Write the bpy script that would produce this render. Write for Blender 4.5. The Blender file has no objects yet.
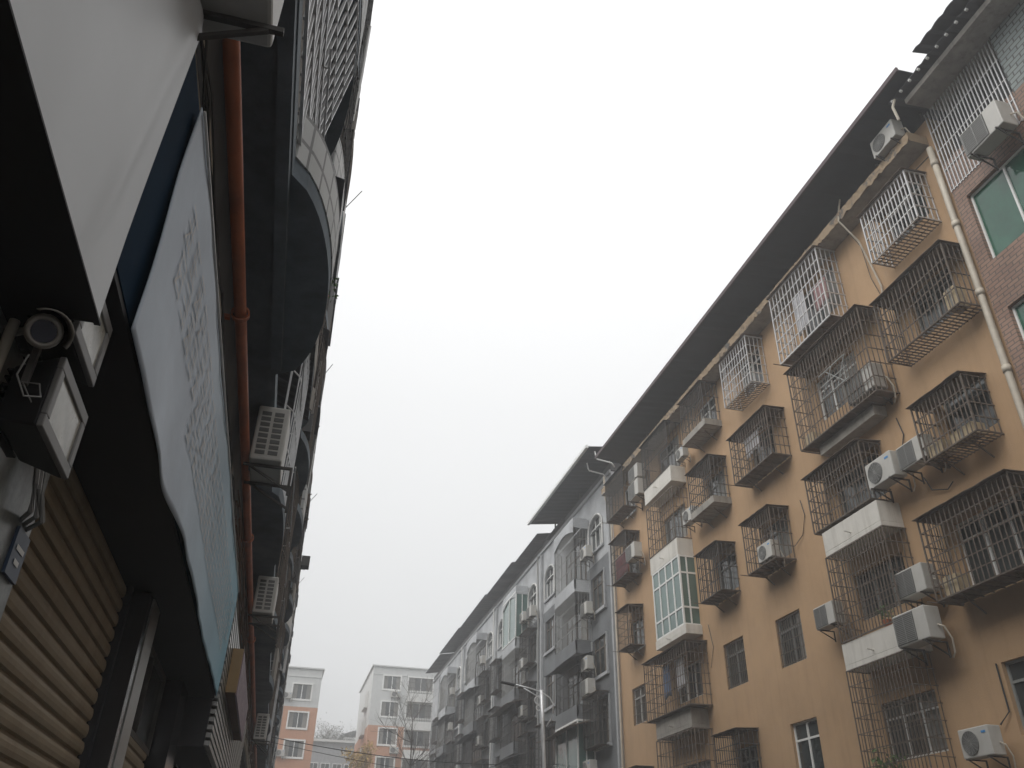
import bpy, math, random
from mathutils import Vector, Matrix
R = math.radians
random.seed(7)
scene = bpy.context.scene
col = scene.collection

# ------------------------------------------------------------ camera
cam_d = bpy.data.cameras.new('camera'); cam = bpy.data.objects.new('camera', cam_d); col.objects.link(cam)
cam_d.sensor_width = 36.0; cam_d.lens = 827.4 / 1024 * 36; cam_d.clip_start = 0.05; cam_d.clip_end = 2000
cam.matrix_world = Matrix(((0.96767429, -0.1479849, -0.20422275, 0), (-0.25148148, -0.50495884, -0.82569585, 0),
                           (0.01906643, 0.85036289, -0.52585115, 0), (0, 0, 0, 1)))
scene.camera = cam

# ------------------------------------------------------------ overcast sky and a veiled sun
SUN_EL, SUN_AZ = R(48), R(250)
world = bpy.data.worlds.new('World'); scene.world = world; world.use_nodes = True
nt = world.node_tree; nt.nodes.clear()
wo = nt.nodes.new('ShaderNodeOutputWorld'); bg = nt.nodes.new('ShaderNodeBackground')
sky = nt.nodes.new('ShaderNodeTexSky'); sky.sky_type = 'NISHITA'; sky.sun_disc = False
sky.sun_elevation = SUN_EL; sky.sun_rotation = SUN_AZ; sky.dust_density = 6; sky.air_density = 1.5
hs = nt.nodes.new('ShaderNodeHueSaturation'); hs.inputs['Saturation'].default_value = 0.12
tc = nt.nodes.new('ShaderNodeTexCoord'); sx = nt.nodes.new('ShaderNodeSeparateXYZ')
rmp = nt.nodes.new('ShaderNodeValToRGB')
rmp.color_ramp.elements[0].position = 0.0; rmp.color_ramp.elements[0].color = (.45, .457, .46, 1)
rmp.color_ramp.elements[1].position = 0.75; rmp.color_ramp.elements[1].color = (.72, .722, .725, 1)
e2 = rmp.color_ramp.elements.new(.5); e2.color = (.60,.603,.606,1)
e_ = rmp.color_ramp.elements.new(.25); e_.color = (.54, .545, .547, 1)
scl = nt.nodes.new('ShaderNodeMix'); scl.data_type = 'RGBA'; scl.inputs[0].default_value = 0.92
mul = nt.nodes.new('ShaderNodeVectorMath'); mul.operation = 'SCALE'; mul.inputs['Scale'].default_value = 10.8
L = nt.links.new
L(tc.outputs['Generated'], sx.inputs[0]); L(sx.outputs['Z'], rmp.inputs[0]); L(rmp.outputs[0], mul.inputs[0])
L(sky.outputs[0], hs.inputs['Color']); L(hs.outputs[0], scl.inputs[6]); L(mul.outputs[0], scl.inputs[7])
L(scl.outputs[2], bg.inputs[0]); bg.inputs[1].default_value = 0.1
L(bg.outputs[0], wo.inputs[0])
sd = bpy.data.lights.new('sun', 'SUN'); sd.energy = 1.3; sd.angle = R(50); sd.color = (1, .97, .93)
so = bpy.data.objects.new('sun', sd); col.objects.link(so)
so.rotation_euler = (math.pi / 2 - SUN_EL, 0, math.pi - SUN_AZ)
scene.view_settings.view_transform = 'Standard'; scene.view_settings.look = 'None'
scene.view_settings.exposure = 0.75; scene.view_settings.gamma = 1.0

# ------------------------------------------------------------ helpers
def tag(o, label=None, cat=None, group=None, kind=None):
    if label: o['label'] = label
    if cat: o['category'] = cat
    if group: o['group'] = group
    if kind: o['kind'] = kind
    return o
BASE = {}
def thing(name, loc, label, cat, group=None):
    o = bpy.data.objects.new(name, None); col.objects.link(o); o.location = loc; o.empty_display_size = .2
    tag(o, label, cat, group); BASE[o.name] = Vector(loc); return o
class MB:
    def __init__(s): s.v = []; s.f = []
    def box(s, x0, x1, y0, y1, z0, z1):
        if x0 > x1: x0, x1 = x1, x0
        if y0 > y1: y0, y1 = y1, y0
        if z0 > z1: z0, z1 = z1, z0
        n = len(s.v)
        s.v += [(x0,y0,z0),(x1,y0,z0),(x1,y1,z0),(x0,y1,z0),(x0,y0,z1),(x1,y0,z1),(x1,y1,z1),(x0,y1,z1)]
        s.f += [(n,n+3,n+2,n+1),(n+4,n+5,n+6,n+7),(n,n+1,n+5,n+4),(n+1,n+2,n+6,n+5),(n+2,n+3,n+7,n+6),(n+3,n,n+4,n+7)]
        return s
    def quad(s, *p):
        n = len(s.v); s.v += [tuple(q) for q in p]; s.f.append(tuple(range(n, n+len(p)))); return s
    def bar(s, p, q, w=.016, n=4):
        p = Vector(p); q = Vector(q); d = (q-p)
        if d.length < 1e-5: return s
        d.normalize(); a = Vector((0,0,1)) if abs(d.z) < .9 else Vector((1,0,0))
        u = d.cross(a).normalized(); v = d.cross(u); k = len(s.v); r = w/2
        off = math.pi/n
        for c in (p, q):
            for i in range(n):
                t = 2*math.pi*i/n + off
                s.v.append(tuple(c + (u*math.cos(t) + v*math.sin(t))*r*(1.414 if n == 4 else 1)))
        for i in range(n): s.f.append((k+i, k+(i+1)%n, k+n+(i+1)%n, k+n+i))
        s.f.append(tuple(k+n-1-i for i in range(n))); s.f.append(tuple(k+n+i for i in range(n))); return s
    def path(s, pts, w=.03, n=8):
        k = len(s.v); m = len(pts); pts = [Vector(p) for p in pts]
        for i, c in enumerate(pts):
            d = (pts[min(i+1, m-1)] - pts[max(i-1, 0)]).normalized()
            a = Vector((0,0,1)) if abs(d.z) < .9 else Vector((1,0,0))
            u = d.cross(a).normalized(); v = d.cross(u)
            for j in range(n):
                t = 2*math.pi*j/n; s.v.append(tuple(c + (u*math.cos(t)+v*math.sin(t))*w/2))
        for i in range(m-1):
            for j in range(n):
                s.f.append((k+i*n+j, k+i*n+(j+1)%n, k+(i+1)*n+(j+1)%n, k+(i+1)*n+j))
        s.f.append(tuple(k+n-1-j for j in range(n))); s.f.append(tuple(k+(m-1)*n+j for j in range(n))); return s
    def disc(s, c, ax, r, t, n=24, r0=0):
        # solid disc or ring of thickness t along axis 'x' or 'y'
        c = Vector(c); d = {'x': Vector((1,0,0)), 'y': Vector((0,1,0)), 'z': Vector((0,0,1))}[ax]
        u = Vector((0,0,1)) if ax != 'z' else Vector((1,0,0)); v = d.cross(u); k = len(s.v)
        rings = [(r, -t/2), (r, t/2)] + ([(r0, t/2), (r0, -t/2)] if r0 else [])
        for rr, h in rings:
            for i in range(n):
                a = 2*math.pi*i/n; s.v.append(tuple(c + d*h + (u*math.cos(a)+v*math.sin(a))*rr))
        m = len(rings)
        for q in range(m if r0 else m-1):
            for i in range(n): s.f.append((k+q*n+i, k+q*n+(i+1)%n, k+((q+1)%m)*n+(i+1)%n, k+((q+1)%m)*n+i))
        if not r0: s.f.append(tuple(k+n-1-i for i in range(n))); s.f.append(tuple(k+n+i for i in range(n)))
        return s
    def prism(s, poly, z0, z1):
        # polygon in xy extruded in z
        k = len(s.v); n = len(poly)
        s.v += [(x,y,z0) for x,y in poly] + [(x,y,z1) for x,y in poly]
        for i in range(n): s.f.append((k+i, k+(i+1)%n, k+n+(i+1)%n, k+n+i))
        s.f.append(tuple(k+n-1-i for i in range(n))); s.f.append(tuple(k+n+i for i in range(n))); return s
    def sheet(s, nu, nv, fn, t=None):
        # grid surface fn(u,v)->point ; t = offset vector for thickness
        k = len(s.v)
        for i in range(nu+1):
            for j in range(nv+1): s.v.append(tuple(fn(i/nu, j/nv)))
        def id_(i, j, o=0): return k + o + i*(nv+1) + j
        for i in range(nu):
            for j in range(nv): s.f.append((id_(i,j), id_(i+1,j), id_(i+1,j+1), id_(i,j+1)))
        if t:
            o = (nu+1)*(nv+1)
            for q in range(k, k+o): s.v.append((s.v[q][0]+t[0], s.v[q][1]+t[1], s.v[q][2]+t[2]))
            for i in range(nu):
                for j in range(nv): s.f.append((id_(i,j,o), id_(i,j+1,o), id_(i+1,j+1,o), id_(i+1,j,o)))
            for i in range(nu):
                s.f.append((id_(i,0), id_(i,0,o), id_(i+1,0,o), id_(i+1,0))); s.f.append((id_(i,nv), id_(i+1,nv), id_(i+1,nv,o), id_(i,nv,o)))
            for j in range(nv):
                s.f.append((id_(0,j), id_(0,j+1), id_(0,j+1,o), id_(0,j,o))); s.f.append((id_(nu,j), id_(nu,j,o), id_(nu,j+1,o), id_(nu,j+1)))
        return s
    def build(s, name, mat, parent=None, smooth=False, bevel=0, local=False):
        me = bpy.data.meshes.new(name)
        b = Vector((0,0,0))
        p = parent
        while p is not None and not local:
            if p.name in BASE: b = BASE[p.name]; break
            p = p.parent
        me.from_pydata([tuple(Vector(v)-b) for v in s.v], [], s.f); me.update()
        me.materials.append(mat)
        if smooth:
            me.polygons.foreach_set('use_smooth', [True]*len(me.polygons))
        o = bpy.data.objects.new(name, me); col.objects.link(o)
        if parent is not None: o.parent = parent
        if bevel:
            m = o.modifiers.new('bevel', 'BEVEL'); m.width = bevel; m.segments = 2; m.limit_method = 'ANGLE'
        return o
def copy_tree(o, parent=None):
    c = o.copy(); col.objects.link(c); c.parent = parent
    for ch in list(o.children): copy_tree(ch, c)
    return c

# ------------------------------------------------------------ materials
def mat(name, c, rough=.8, metal=0., var=.12, scale=3., bump=0., bscale=40., streak=0., scol=None, spec=.5, patch=None):
    m = bpy.data.materials.new(name); m.use_nodes = True; t = m.node_tree; N = t.nodes; l = t.links.new
    b = N['Principled BSDF']; b.inputs['Roughness'].default_value = rough; b.inputs['Metallic'].default_value = metal
    b.inputs['Specular IOR Level'].default_value = spec
    tcn = N.new('ShaderNodeTexCoord')
    no = N.new('ShaderNodeTexNoise'); no.inputs['Scale'].default_value = scale; no.inputs['Detail'].default_value = 8; no.inputs['Roughness'].default_value = .65
    l(tcn.outputs['Object'], no.inputs['Vector'])
    r = N.new('ShaderNodeValToRGB'); r.color_ramp.elements[0].position = .3; r.color_ramp.elements[1].position = .7
    r.color_ramp.elements[0].color = (*[x*(1-var) for x in c], 1); r.color_ramp.elements[1].color = (*[min(1, x*(1+var)) for x in c], 1)
    l(no.outputs[0], r.inputs[0]); out = r.outputs[0]
    if streak:
        mp = N.new('ShaderNodeMapping'); mp.inputs['Scale'].default_value = (3.2, 3.2, .25); l(tcn.outputs['Object'], mp.inputs[0])
        n2 = N.new('ShaderNodeTexNoise'); n2.inputs['Scale'].default_value = 1.3; n2.inputs['Detail'].default_value = 7; n2.inputs['Roughness'].default_value = .7; l(mp.outputs[0], n2.inputs['Vector'])
        r2 = N.new('ShaderNodeValToRGB'); r2.color_ramp.elements[0].position = .5; r2.color_ramp.elements[1].position = .78
        r2.color_ramp.elements[0].color = (0,0,0,1); r2.color_ramp.elements[1].color = (streak, streak, streak, 1)
        l(n2.outputs[0], r2.inputs[0])
        mx = N.new('ShaderNodeMix'); mx.data_type = 'RGBA'; l(r2.outputs[0], mx.inputs[0]); l(out, mx.inputs[6])
        mx.inputs[7].default_value = (*(scol or [x*.35 for x in c]), 1); out = mx.outputs[2]
    if patch:
        n3 = N.new('ShaderNodeTexNoise'); n3.inputs['Scale'].default_value = patch[1]; n3.inputs['Detail'].default_value = 9; n3.inputs['Roughness'].default_value = .75
        l(tcn.outputs['Object'], n3.inputs['Vector'])
        r3 = N.new('ShaderNodeValToRGB'); r3.color_ramp.elements[0].position = patch[2]; r3.color_ramp.elements[1].position = patch[2]+.05
        l(n3.outputs[0], r3.inputs[0]); mx3 = N.new('ShaderNodeMix'); mx3.data_type = 'RGBA'; l(r3.outputs[0], mx3.inputs[0]); l(out, mx3.inputs[6])
        mx3.inputs[7].default_value = (*patch[0], 1); out = mx3.outputs[2]
    l(out, b.inputs['Base Color'])
    if bump:
        n4 = N.new('ShaderNodeTexNoise'); n4.inputs['Scale'].default_value = bscale; n4.inputs['Detail'].default_value = 6
        l(tcn.outputs['Object'], n4.inputs['Vector'])
        bp = N.new('ShaderNodeBump'); bp.inputs['Strength'].default_value = bump; bp.inputs['Distance'].default_value = .02
        l(n4.outputs[0], bp.inputs['Height']); l(bp.outputs[0], b.inputs['Normal'])
    return m
def brick_mat(name, c1, c2, mortar, w, h, ms=.02, rough=.6, axis='x', streak=.3, offset=.5):
    m = bpy.data.materials.new(name); m.use_nodes = True; t = m.node_tree; N = t.nodes; l = t.links.new
    b = N['Principled BSDF']; b.inputs['Roughness'].default_value = rough
    tcn = N.new('ShaderNodeTexCoord'); sp = N.new('ShaderNodeSeparateXYZ'); cb = N.new('ShaderNodeCombineXYZ'); ad = N.new('ShaderNodeMath')
    l(tcn.outputs['Object'], sp.inputs[0]); l(sp.outputs['X'], ad.inputs[0]); l(sp.outputs['Y'], ad.inputs[1]); l(ad.outputs[0], cb.inputs['X']); l(sp.outputs['Z'], cb.inputs['Y'])
    br = N.new('ShaderNodeTexBrick'); l(cb.outputs[0], br.inputs['Vector']); br.inputs['Scale'].default_value = 1; br.offset = offset
    br.inputs['Brick Width'].default_value = w; br.inputs['Row Height'].default_value = h; br.inputs['Mortar Size'].default_value = ms
    br.inputs['Color1'].default_value = (*c1, 1); br.inputs['Color2'].default_value = (*c2, 1); br.inputs['Mortar'].default_value = (*mortar, 1)
    no = N.new('ShaderNodeTexNoise'); no.inputs['Scale'].default_value = .9; no.inputs['Detail'].default_value = 8; l(tcn.outputs['Object'], no.inputs['Vector'])
    r = N.new('ShaderNodeValToRGB'); r.color_ramp.elements[0].position = .35; r.color_ramp.elements[1].position = .7
    r.color_ramp.elements[0].color = (1,1,1,1); r.color_ramp.elements[1].color = (1-streak,)*3 + (1,)
    l(no.outputs[0], r.inputs[0])
    mx = N.new('ShaderNodeMix'); mx.data_type = 'RGBA'; mx.blend_type = 'MULTIPLY'; mx.inputs[0].default_value = 1; l(br.outputs[0], mx.inputs[6]); l(r.outputs[0], mx.inputs[7])
    l(mx.outputs[2], b.inputs['Base Color'])
    bp = N.new('ShaderNodeBump'); bp.inputs['Strength'].default_value = .4; bp.inputs['Distance'].default_value = .01; bp.invert = True
    l(br.outputs['Fac'], bp.inputs['Height']); l(bp.outputs[0], b.inputs['Normal'])
    return m
M = {}
M['tan'] = mat('tan_render', (.43,.28,.158), .85, var=.13, scale=.45, bump=.25, streak=.22, scol=(.15,.095,.05), patch=((.30,.24,.17), 1.1, .70))
M['cornice'] = mat('worn_cornice_plaster', (.34,.25,.16), .85, var=.2, scale=2, bump=.4, streak=.4, patch=((.12,.11,.10), 1.7, .53))
M['concrete'] = mat('grimy_concrete', (.30,.28,.25), .9, var=.25, scale=2, bump=.3, streak=.7, scol=(.08,.075,.065))
M['white_band'] = mat('white_painted_parapet', (.62,.60,.55), .7, var=.08, scale=2, bump=.1, streak=.5, scol=(.25,.22,.18))
M['eave'] = mat('dark_eave_sheet', (.028,.034,.042), .8, var=.2, scale=1.5)
M['eave_trim'] = mat('maroon_eave_trim', (.05,.028,.03), .6)
M['corr'] = mat('corrugated_dark_sheet', (.06,.062,.07), .6, var=.2)
M['iron'] = mat('rusty_iron', (.13,.105,.085), .75, .2, var=.35, scale=9)
M['iron_dark'] = mat('dark_iron', (.07,.065,.06), .7, .2, var=.3, scale=9)
M['steel'] = mat('silver_steel_bars', (.55,.55,.55), .4, .5, var=.15, scale=9)
M['cage_sheet'] = mat('rusted_sheet', (.15,.115,.09), .85, .1, var=.4, scale=5, streak=.5)
M['glass'] = mat('dark_window_glass', (.035,.042,.042), .12, var=.3, scale=1.2, spec=.8)
M['glass_green'] = mat('green_window_glass', (.010,.085,.05), .1, var=.35, scale=1.1, spec=.8)
M['glass_teal'] = mat('teal_window_glass', (.075,.14,.125), .12, var=.2, scale=1.5, spec=.9)
M['curtain'] = mat('pale_curtain', (.22,.215,.20), .9, var=.2, scale=2)
M['frame'] = mat('grey_window_frame', (.28,.29,.28), .5, .2, var=.1)
M['frame_w'] = mat('white_window_frame', (.75,.75,.73), .5, var=.05)
M['room'] = mat('dark_room', (.03,.03,.03), .9)
M['ac'] = mat('yellowed_white_casing', (.46,.45,.42), .5, var=.08, scale=4, streak=.35, scol=(.3,.27,.22))
M['ac_dark'] = mat('fan_grille_dark', (.10,.10,.095), .6, var=.1)
M['ac_mid'] = mat('grille_grey', (.25,.25,.24), .5)
M['pvc'] = mat('dirty_pvc_pipe', (.50,.45,.37), .5, var=.15, scale=3, streak=.4)
M['pvc_w'] = mat('white_pvc', (.62,.62,.60), .45, var=.08)
M['black'] = mat('black_cable', (.03,.03,.03), .6)
M['brick'] = brick_mat('pink_brick_tiles', (.32,.20,.145), (.26,.155,.115), (.13,.10,.08), .30, .10, .014)
M['gbrick'] = brick_mat('grey_green_tiles', (.27,.31,.30), (.22,.26,.255), (.08,.08,.08), .30, .13, .016)
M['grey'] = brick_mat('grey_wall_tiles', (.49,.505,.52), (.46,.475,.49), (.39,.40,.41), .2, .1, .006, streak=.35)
M['grey_low'] = brick_mat('grey_wall_tiles_falloff', (.17,.18,.19), (.15,.16,.17), (.13,.135,.14), .2, .1, .006, streak=.35)  # grey tiles darkened: light falloff down the facade is put into the colour
M['grey_trim'] = mat('grey_trim_plaster', (.36,.37,.38), .8, var=.15, streak=.5)
M['orange'] = mat('salmon_render', (.50,.265,.165), .85, var=.06, streak=.2)
M['pale'] = mat('pale_grey_render', (.58,.59,.58), .85, var=.05, streak=.2)
M['white'] = mat('white_plaster', (.62,.62,.60), .8, var=.06)
M['asphalt'] = mat('asphalt', (.05,.05,.052), .9, var=.2, scale=8, bump=.3)
M['paving'] = brick_mat('concrete_paving', (.26,.25,.24), (.22,.22,.21), (.12,.12,.12), .4, .4, .01)
M['ground'] = mat('earth_ground', (.12,.11,.09), .95, var=.3, scale=.3)
M['kerb'] = mat('kerb_stone', (.30,.30,.29), .9, var=.2)
M['paint'] = mat('road_paint', (.6,.6,.58), .8, var=.2, scale=6)
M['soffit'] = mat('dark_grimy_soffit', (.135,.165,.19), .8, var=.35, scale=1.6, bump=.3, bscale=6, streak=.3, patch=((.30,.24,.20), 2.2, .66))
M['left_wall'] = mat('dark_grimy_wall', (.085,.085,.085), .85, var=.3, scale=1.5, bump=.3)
M['tileband'] = brick_mat('white_tile_band', (.62,.63,.62), (.56,.57,.56), (.25,.25,.25), .3, .25, .02, offset=0)
M['sign_w'] = mat('white_sign_skin', (.54,.555,.565), .45, var=.05, scale=1)
M['banner'] = mat('faded_blue_banner', (.47,.53,.60), .6, var=.10, scale=1.2, bump=.15, bscale=8)
M['banner_ink'] = mat('beige_lettering', (.60,.58,.56), .7, var=.1)
M['navy'] = mat('navy_panel', (.006,.022,.045), .9, var=.15, spec=.05)
M['black_panel'] = mat('black_soffit_panel', (.012,.012,.014), .7, var=.2)
M['gas'] = mat('orange_gas_pipe', (.42,.115,.04), .5, var=.25, scale=3, streak=.4, scol=(.10,.04,.025))
M['brown'] = mat('brown_pipe', (.12,.06,.035), .7, var=.3, scale=5)
M['marble'] = mat('grey_green_marble', (.15,.16,.155), .3, var=.5, scale=14)
M['black_tile'] = mat('polished_black_tile', (.02,.02,.022), .15, var=.3)
M['shutter'] = mat('beige_roller_shutter', (.25,.195,.125), .6, .1, var=.12, scale=3, streak=.5, scol=(.14,.07,.035))
M['alu'] = mat('brushed_aluminium', (.34,.335,.32), .3, .7, var=.1)
M['blue_plate'] = mat('blue_enamel', (.03,.05,.09), .4)
M['lampbody'] = mat('lamp_black_housing', (.015,.015,.016), .5)
M['lampframe'] = mat('lamp_grey_bezel', (.15,.145,.14), .45)
M['lampglass'] = mat('dusty_lamp_glass', (.34,.325,.28), .25, var=.3, scale=9, patch=((.2,.19,.16), 12, .62))
M['cctv'] = mat('grey_beige_camera', (.30,.28,.25), .4)
M['lens'] = mat('dark_lens', (.01,.01,.025), .08, spec=1)
M['yellow'] = mat('ochre_sign_side', (.28,.18,.075), .6)
M['pinkish'] = mat('mottled_sign_face', (.22,.15,.18), .5, var=.5, scale=9, patch=((.5,.47,.48), 9, .6))
M['lamp_pole'] = mat('galvanised_pole', (.78,.79,.80), .4, .4)
M['red'] = mat('maroon_cloth', (.22,.05,.06), .9, var=.3)
M['pinkcloth'] = mat('pink_cloth', (.34,.20,.20), .9, var=.3)
M['paleCloth'] = mat('pale_cloth', (.5,.5,.52), .9, var=.3)
M['blueCloth'] = mat('blue_cloth', (.12,.18,.30), .9, var=.3)
M['cardboard'] = mat('cardboard', (.45,.36,.23), .9, var=.15)
M['leaf'] = mat('green_leaves', (.07,.13,.035), .7, var=.4, scale=12)
M['yleaf'] = mat('yellow_autumn_leaves', (.38,.24,.05), .8, var=.35, scale=4)
M['gleaf'] = mat('grey_green_treetop', (.10,.11,.08), .9, var=.35)
M['bark'] = mat('grey_bark', (.09,.075,.06), .95, var=.3)
M['sticker'] = mat('blue_sticker', (.05,.25,.55), .5)
M['redsticker'] = mat('red_sticker', (.45,.08,.06), .5)

_t = M['banner'].node_tree; _b = _t.nodes['Principled BSDF']; _tc = _t.nodes.new('ShaderNodeTexCoord'); _sp = _t.nodes.new('ShaderNodeSeparateXYZ'); _mr = _t.nodes.new('ShaderNodeMapRange'); _mx = _t.nodes.new('ShaderNodeMix'); _mx.data_type = 'RGBA'; _mx.blend_type = 'MULTIPLY'
_src = _b.inputs['Base Color'].links[0].from_socket
_mr.inputs['From Min'].default_value = -2.0; _mr.inputs['From Max'].default_value = 3.8
_t.links.new(_tc.outputs['Object'], _sp.inputs[0]); _t.links.new(_sp.outputs['Y'], _mr.inputs[0]); _t.links.new(_mr.outputs[0], _mx.inputs[0]); _t.links.new(_src, _mx.inputs[6])
_mx.inputs[7].default_value = (.38,.72,.80,1); _t.links.new(_mx.outputs[2], _b.inputs['Base Color'])

G = -1.6   # ground level; the eye is at height 0
# ------------------------------------------------------------ ground, road, pavements
tag(MB().quad((-600,-600,G-.16),(600,-600,G-.16),(600,900,G-.16),(-600,900,G-.16)).build('ground', M['ground']), kind='structure')
tag(MB().quad((2.0,-60,G-.13),(10.0,-60,G-.13),(10.0,98,G-.13),(2.0,98,G-.13)).build('road', M['asphalt']), kind='structure')
tag(MB().box(-2.2,1.85,-60,96,G-.3,G).build('pavement', M['paving']), kind='structure')
tag(MB().box(10.15,14.2,-60,96,G-.3,G).build('pavement', M['paving']), kind='structure')
kb = MB()
for y in range(-60, 96):
    kb.box(1.855,2.0,y+.01,y+.99,G-.3,G+.01); kb.box(10.0,10.145,y+.01,y+.99,G-.3,G+.01)
tag(kb.build('kerb', M['kerb']), kind='structure')
rm = MB()
for y in range(-58, 96, 6): rm.quad((5.93,y,G-.126),(6.07,y,G-.126),(6.07,y+3,G-.126),(5.93,y+3,G-.126))
tag(rm.build('road_marking', M['paint']), kind='structure')

# ------------------------------------------------------------ building helpers
def wall_holes(x, y0, y1, z0, z1, holes, depth=.16, mb=None, sgn=1):
    """wall face in plane x with rectangular openings, reveals going +x*sgn"""
    mb = mb or MB()
    ys = sorted({y0, y1} | {h[0] for h in holes} | {h[1] for h in holes}); zs = sorted({z0, z1} | {h[2] for h in holes} | {h[3] for h in holes})
    for i in range(len(ys)-1):
        for j in range(len(zs)-1):
            a, b, c, d = ys[i], ys[i+1], zs[j], zs[j+1]; cy, cz = (a+b)/2, (c+d)/2
            if any(h[0] < cy < h[1] and h[2] < cz < h[3] for h in holes): continue
            mb.quad((x,a,c),(x,a,d),(x,b,d),(x,b,c))
    D = depth*sgn
    for h in holes:
        a, b, c, d = h[:4]
        mb.quad((x,a,c),(x+D,a,c),(x+D,a,d),(x,a,d)); mb.quad((x,b,c),(x,b,d),(x+D,b,d),(x+D,b,c))
        mb.quad((x,a,c),(x,b,c),(x+D,b,c),(x+D,a,c)); mb.quad((x,a,d),(x+D,a,d),(x+D,b,d),(x,b,d))
    return mb
def window_x(par, x, y0, y1, z0, z1, frame='frame', glass='glass', mull=1, trans=False, curtain=0, sgn=1, bars=None):
    """window set in plane x (frame face), behind it pane; sgn=+1: the building lies towards +x"""
    w = .05; f = MB()
    X0, X1 = (x, x+.06*sgn)
    f.box(X0,X1,y0,y1,z0,z0+w); f.box(X0,X1,y0,y1,z1-w,z1); f.box(X0,X1,y0,y0+w,z0+w,z1-w); f.box(X0,X1,y1-w,y1,z0+w,z1-w)
    for i in range(mull):
        c = y0+(y1-y0)*(i+1)/(mull+1); f.box(X0-.003*sgn,X1,c-w/2,c+w/2,z0+w,z1-w)
    if trans:
        zt = z1-(z1-z0)*.28; f.box(X0+.004*sgn,X1,y0+w,y1-w,zt-w/2,zt+w/2)
    o = f.build('window', M[frame], par)
    MB().quad((x+.035*sgn,y0,z0),(x+.035*sgn,y0,z1),(x+.035*sgn,y1,z1),(x+.035*sgn,y1,z0)).build('pane', M[glass], o)
    if curtain:
        cm = MB(); n = 14; a, b = y0+w, y0+w+(y1-y0-2*w)*curtain
        cm.sheet(n*2, 1, lambda u, v: (x+(.028+.0*(1 if int(u*n*2)%2 else -1))*sgn, a+(b-a)*u, z0+w+(z1-z0-2*w)*v)); cm.build('curtain', M['curtain'], o)
    if bars:
        bm = MB(); k = max(3, int((y1-y0)/.12)); bx = x-.05*sgn
        for i in range(k+1): yy = y0+.03+(y1-y0-.06)*i/k; bm.bar((bx,yy,z0+.02),(bx,yy,z1-.02), .016)
        for i in range(5): zz = z0+.06+(z1-z0-.12)*i/4; bm.bar((bx-.012*sgn,y0,zz),(bx-.012*sgn,y1,zz), .016)
        bm.build('window_bars', M[bars], o)
    return o
def cage(par, y0, y1, z0, z1, X=12.85, XW=13.5, m='iron', nh=4, sp=.125, roof='cage_sheet', floor=True, slat=False, struts=True, w=.019, tray=None, sgn=1):
    """iron window cage in front of a wall plane XW; X is its street face"""
    b = MB(); n = max(4, round((y1-y0)/sp))
    for i in range(n+1):
        y = y0+(y1-y0)*i/n; ww = w*1.6 if i in (0, n) else w; b.bar((X,y,z0),(X,y,z1), ww)
    for j in range(nh+1):
        z = z0+(z1-z0)*j/nh; b.bar((X+.012*sgn,y0,z),(X+.012*sgn,y1,z), w*(1.6 if j in (0,nh) else 1.15))
        for yy in (y0, y1): b.bar((X,yy,z),(XW,yy,z), w*(1.5 if j in (0,nh) else 1.1))
    ns = max(2, round(abs(XW-X)/.17))
    for yy in (y0, y1):
        for i in range(1, ns+1): xx = X+(XW-X)*i/(ns+.3); b.bar((xx,yy,z0),(xx,yy,z1), w)
    o = b.build('window_cage', M[m], par)
    if floor:
        f = MB(); nb = max(3, round((y1-y0)/(.11 if slat else .3)))
        for i in range(nb+1): yy = y0+(y1-y0)*i/nb; f.bar((X,yy,z0-.01),(XW,yy,z0-.01), .025)
        if slat:
            for q in range(5): xx = X+(XW-X)*q/4; f.bar((xx,y0,z0+.006),(xx,y1,z0+.006), .02)
        else: f.box(min(X+.05*sgn, XW-.02*sgn), max(X+.05*sgn, XW-.02*sgn), y0+.04,y1-.04,z0+.005,z0+.02)
        if struts:
            for yy in (y0+.25*(y1-y0), y1-.2*(y1-y0)): f.bar((X+.2*sgn,yy,z0-.02),(XW,yy,z0-.35), .028)
            f.bar((X-.25*sgn,y1+.02,z0-.03),(XW,y1+.02,z0-.03), .02)
        f.build('cage_floor', M['cage_sheet'], o)
    if tray: MB().box(min(X-.02*sgn,XW),max(X-.02*sgn,XW),y0-.02,y1+.02,z0-.02,z0+.22).build('cage_tray', M[tray], o)
    if roof:
        s_ = random.uniform(.02,.07); rx0 = X-.10*sgn
        MB().sheet(1, 10, lambda u, v: (rx0+(XW-rx0)*u, y0-.06+(y1-y0+.12)*v, z1+.02+s_*u+random.uniform(-.008,.012)), t=(0,0,.012)).build('cage_roof', M[roof], o)
    return o
# ============================================================ TAN APARTMENT BUILDING
XW = 13.5
tan = thing('apartment_building', (XW,22.8,G), 'ochre rendered apartment block with barred window cages on every floor and a long dark eave', 'building')
holes = []
def H(y0, y1, z0, z1): holes.append((y0,y1,z0,z1)); return (y0,y1,z0,z1)
rows = [(14.5,15.95),(11.6,12.92),(8.62,9.86)]
win = []
for (a,b) in ((12.12,13.5),(20.25,21.62),(23.5,24.85),(31.42,32.72)):
    for r_ in rows: win.append((H(a,b,*r_), None))
win.append((H(12.0,14.1,5.65,7.1), None))
win.append((H(12.2,13.85,2.75,4.1), None))
for y0,y1,z0,z1 in ((20.38,21.70,5.66,7.03),(20.40,21.70,2.6,4.17),(23.65,24.98,5.70,7.1),(23.65,24.9,2.5,3.95),(31.66,33.0,5.85,7.25),(31.7,32.9,2.75,3.9)):
    win.append((H(y0,y1,z0,z1), 'bars' if z0 > 5 else None))
for r_ in rows+[(5.95,7.1),(2.75,4.0)]:
    win.append((H(15.85,17.75,*r_), 'bars' if r_[0] < 7 else None))
for r_ in rows[:2]+[(5.9,7.1),(2.8,3.9)]: win.append((H(26.7,28.75,*r_), None))
tw = wall_holes(XW, 11.3, 34.2, 1.3, 17.0, holes)
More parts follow.
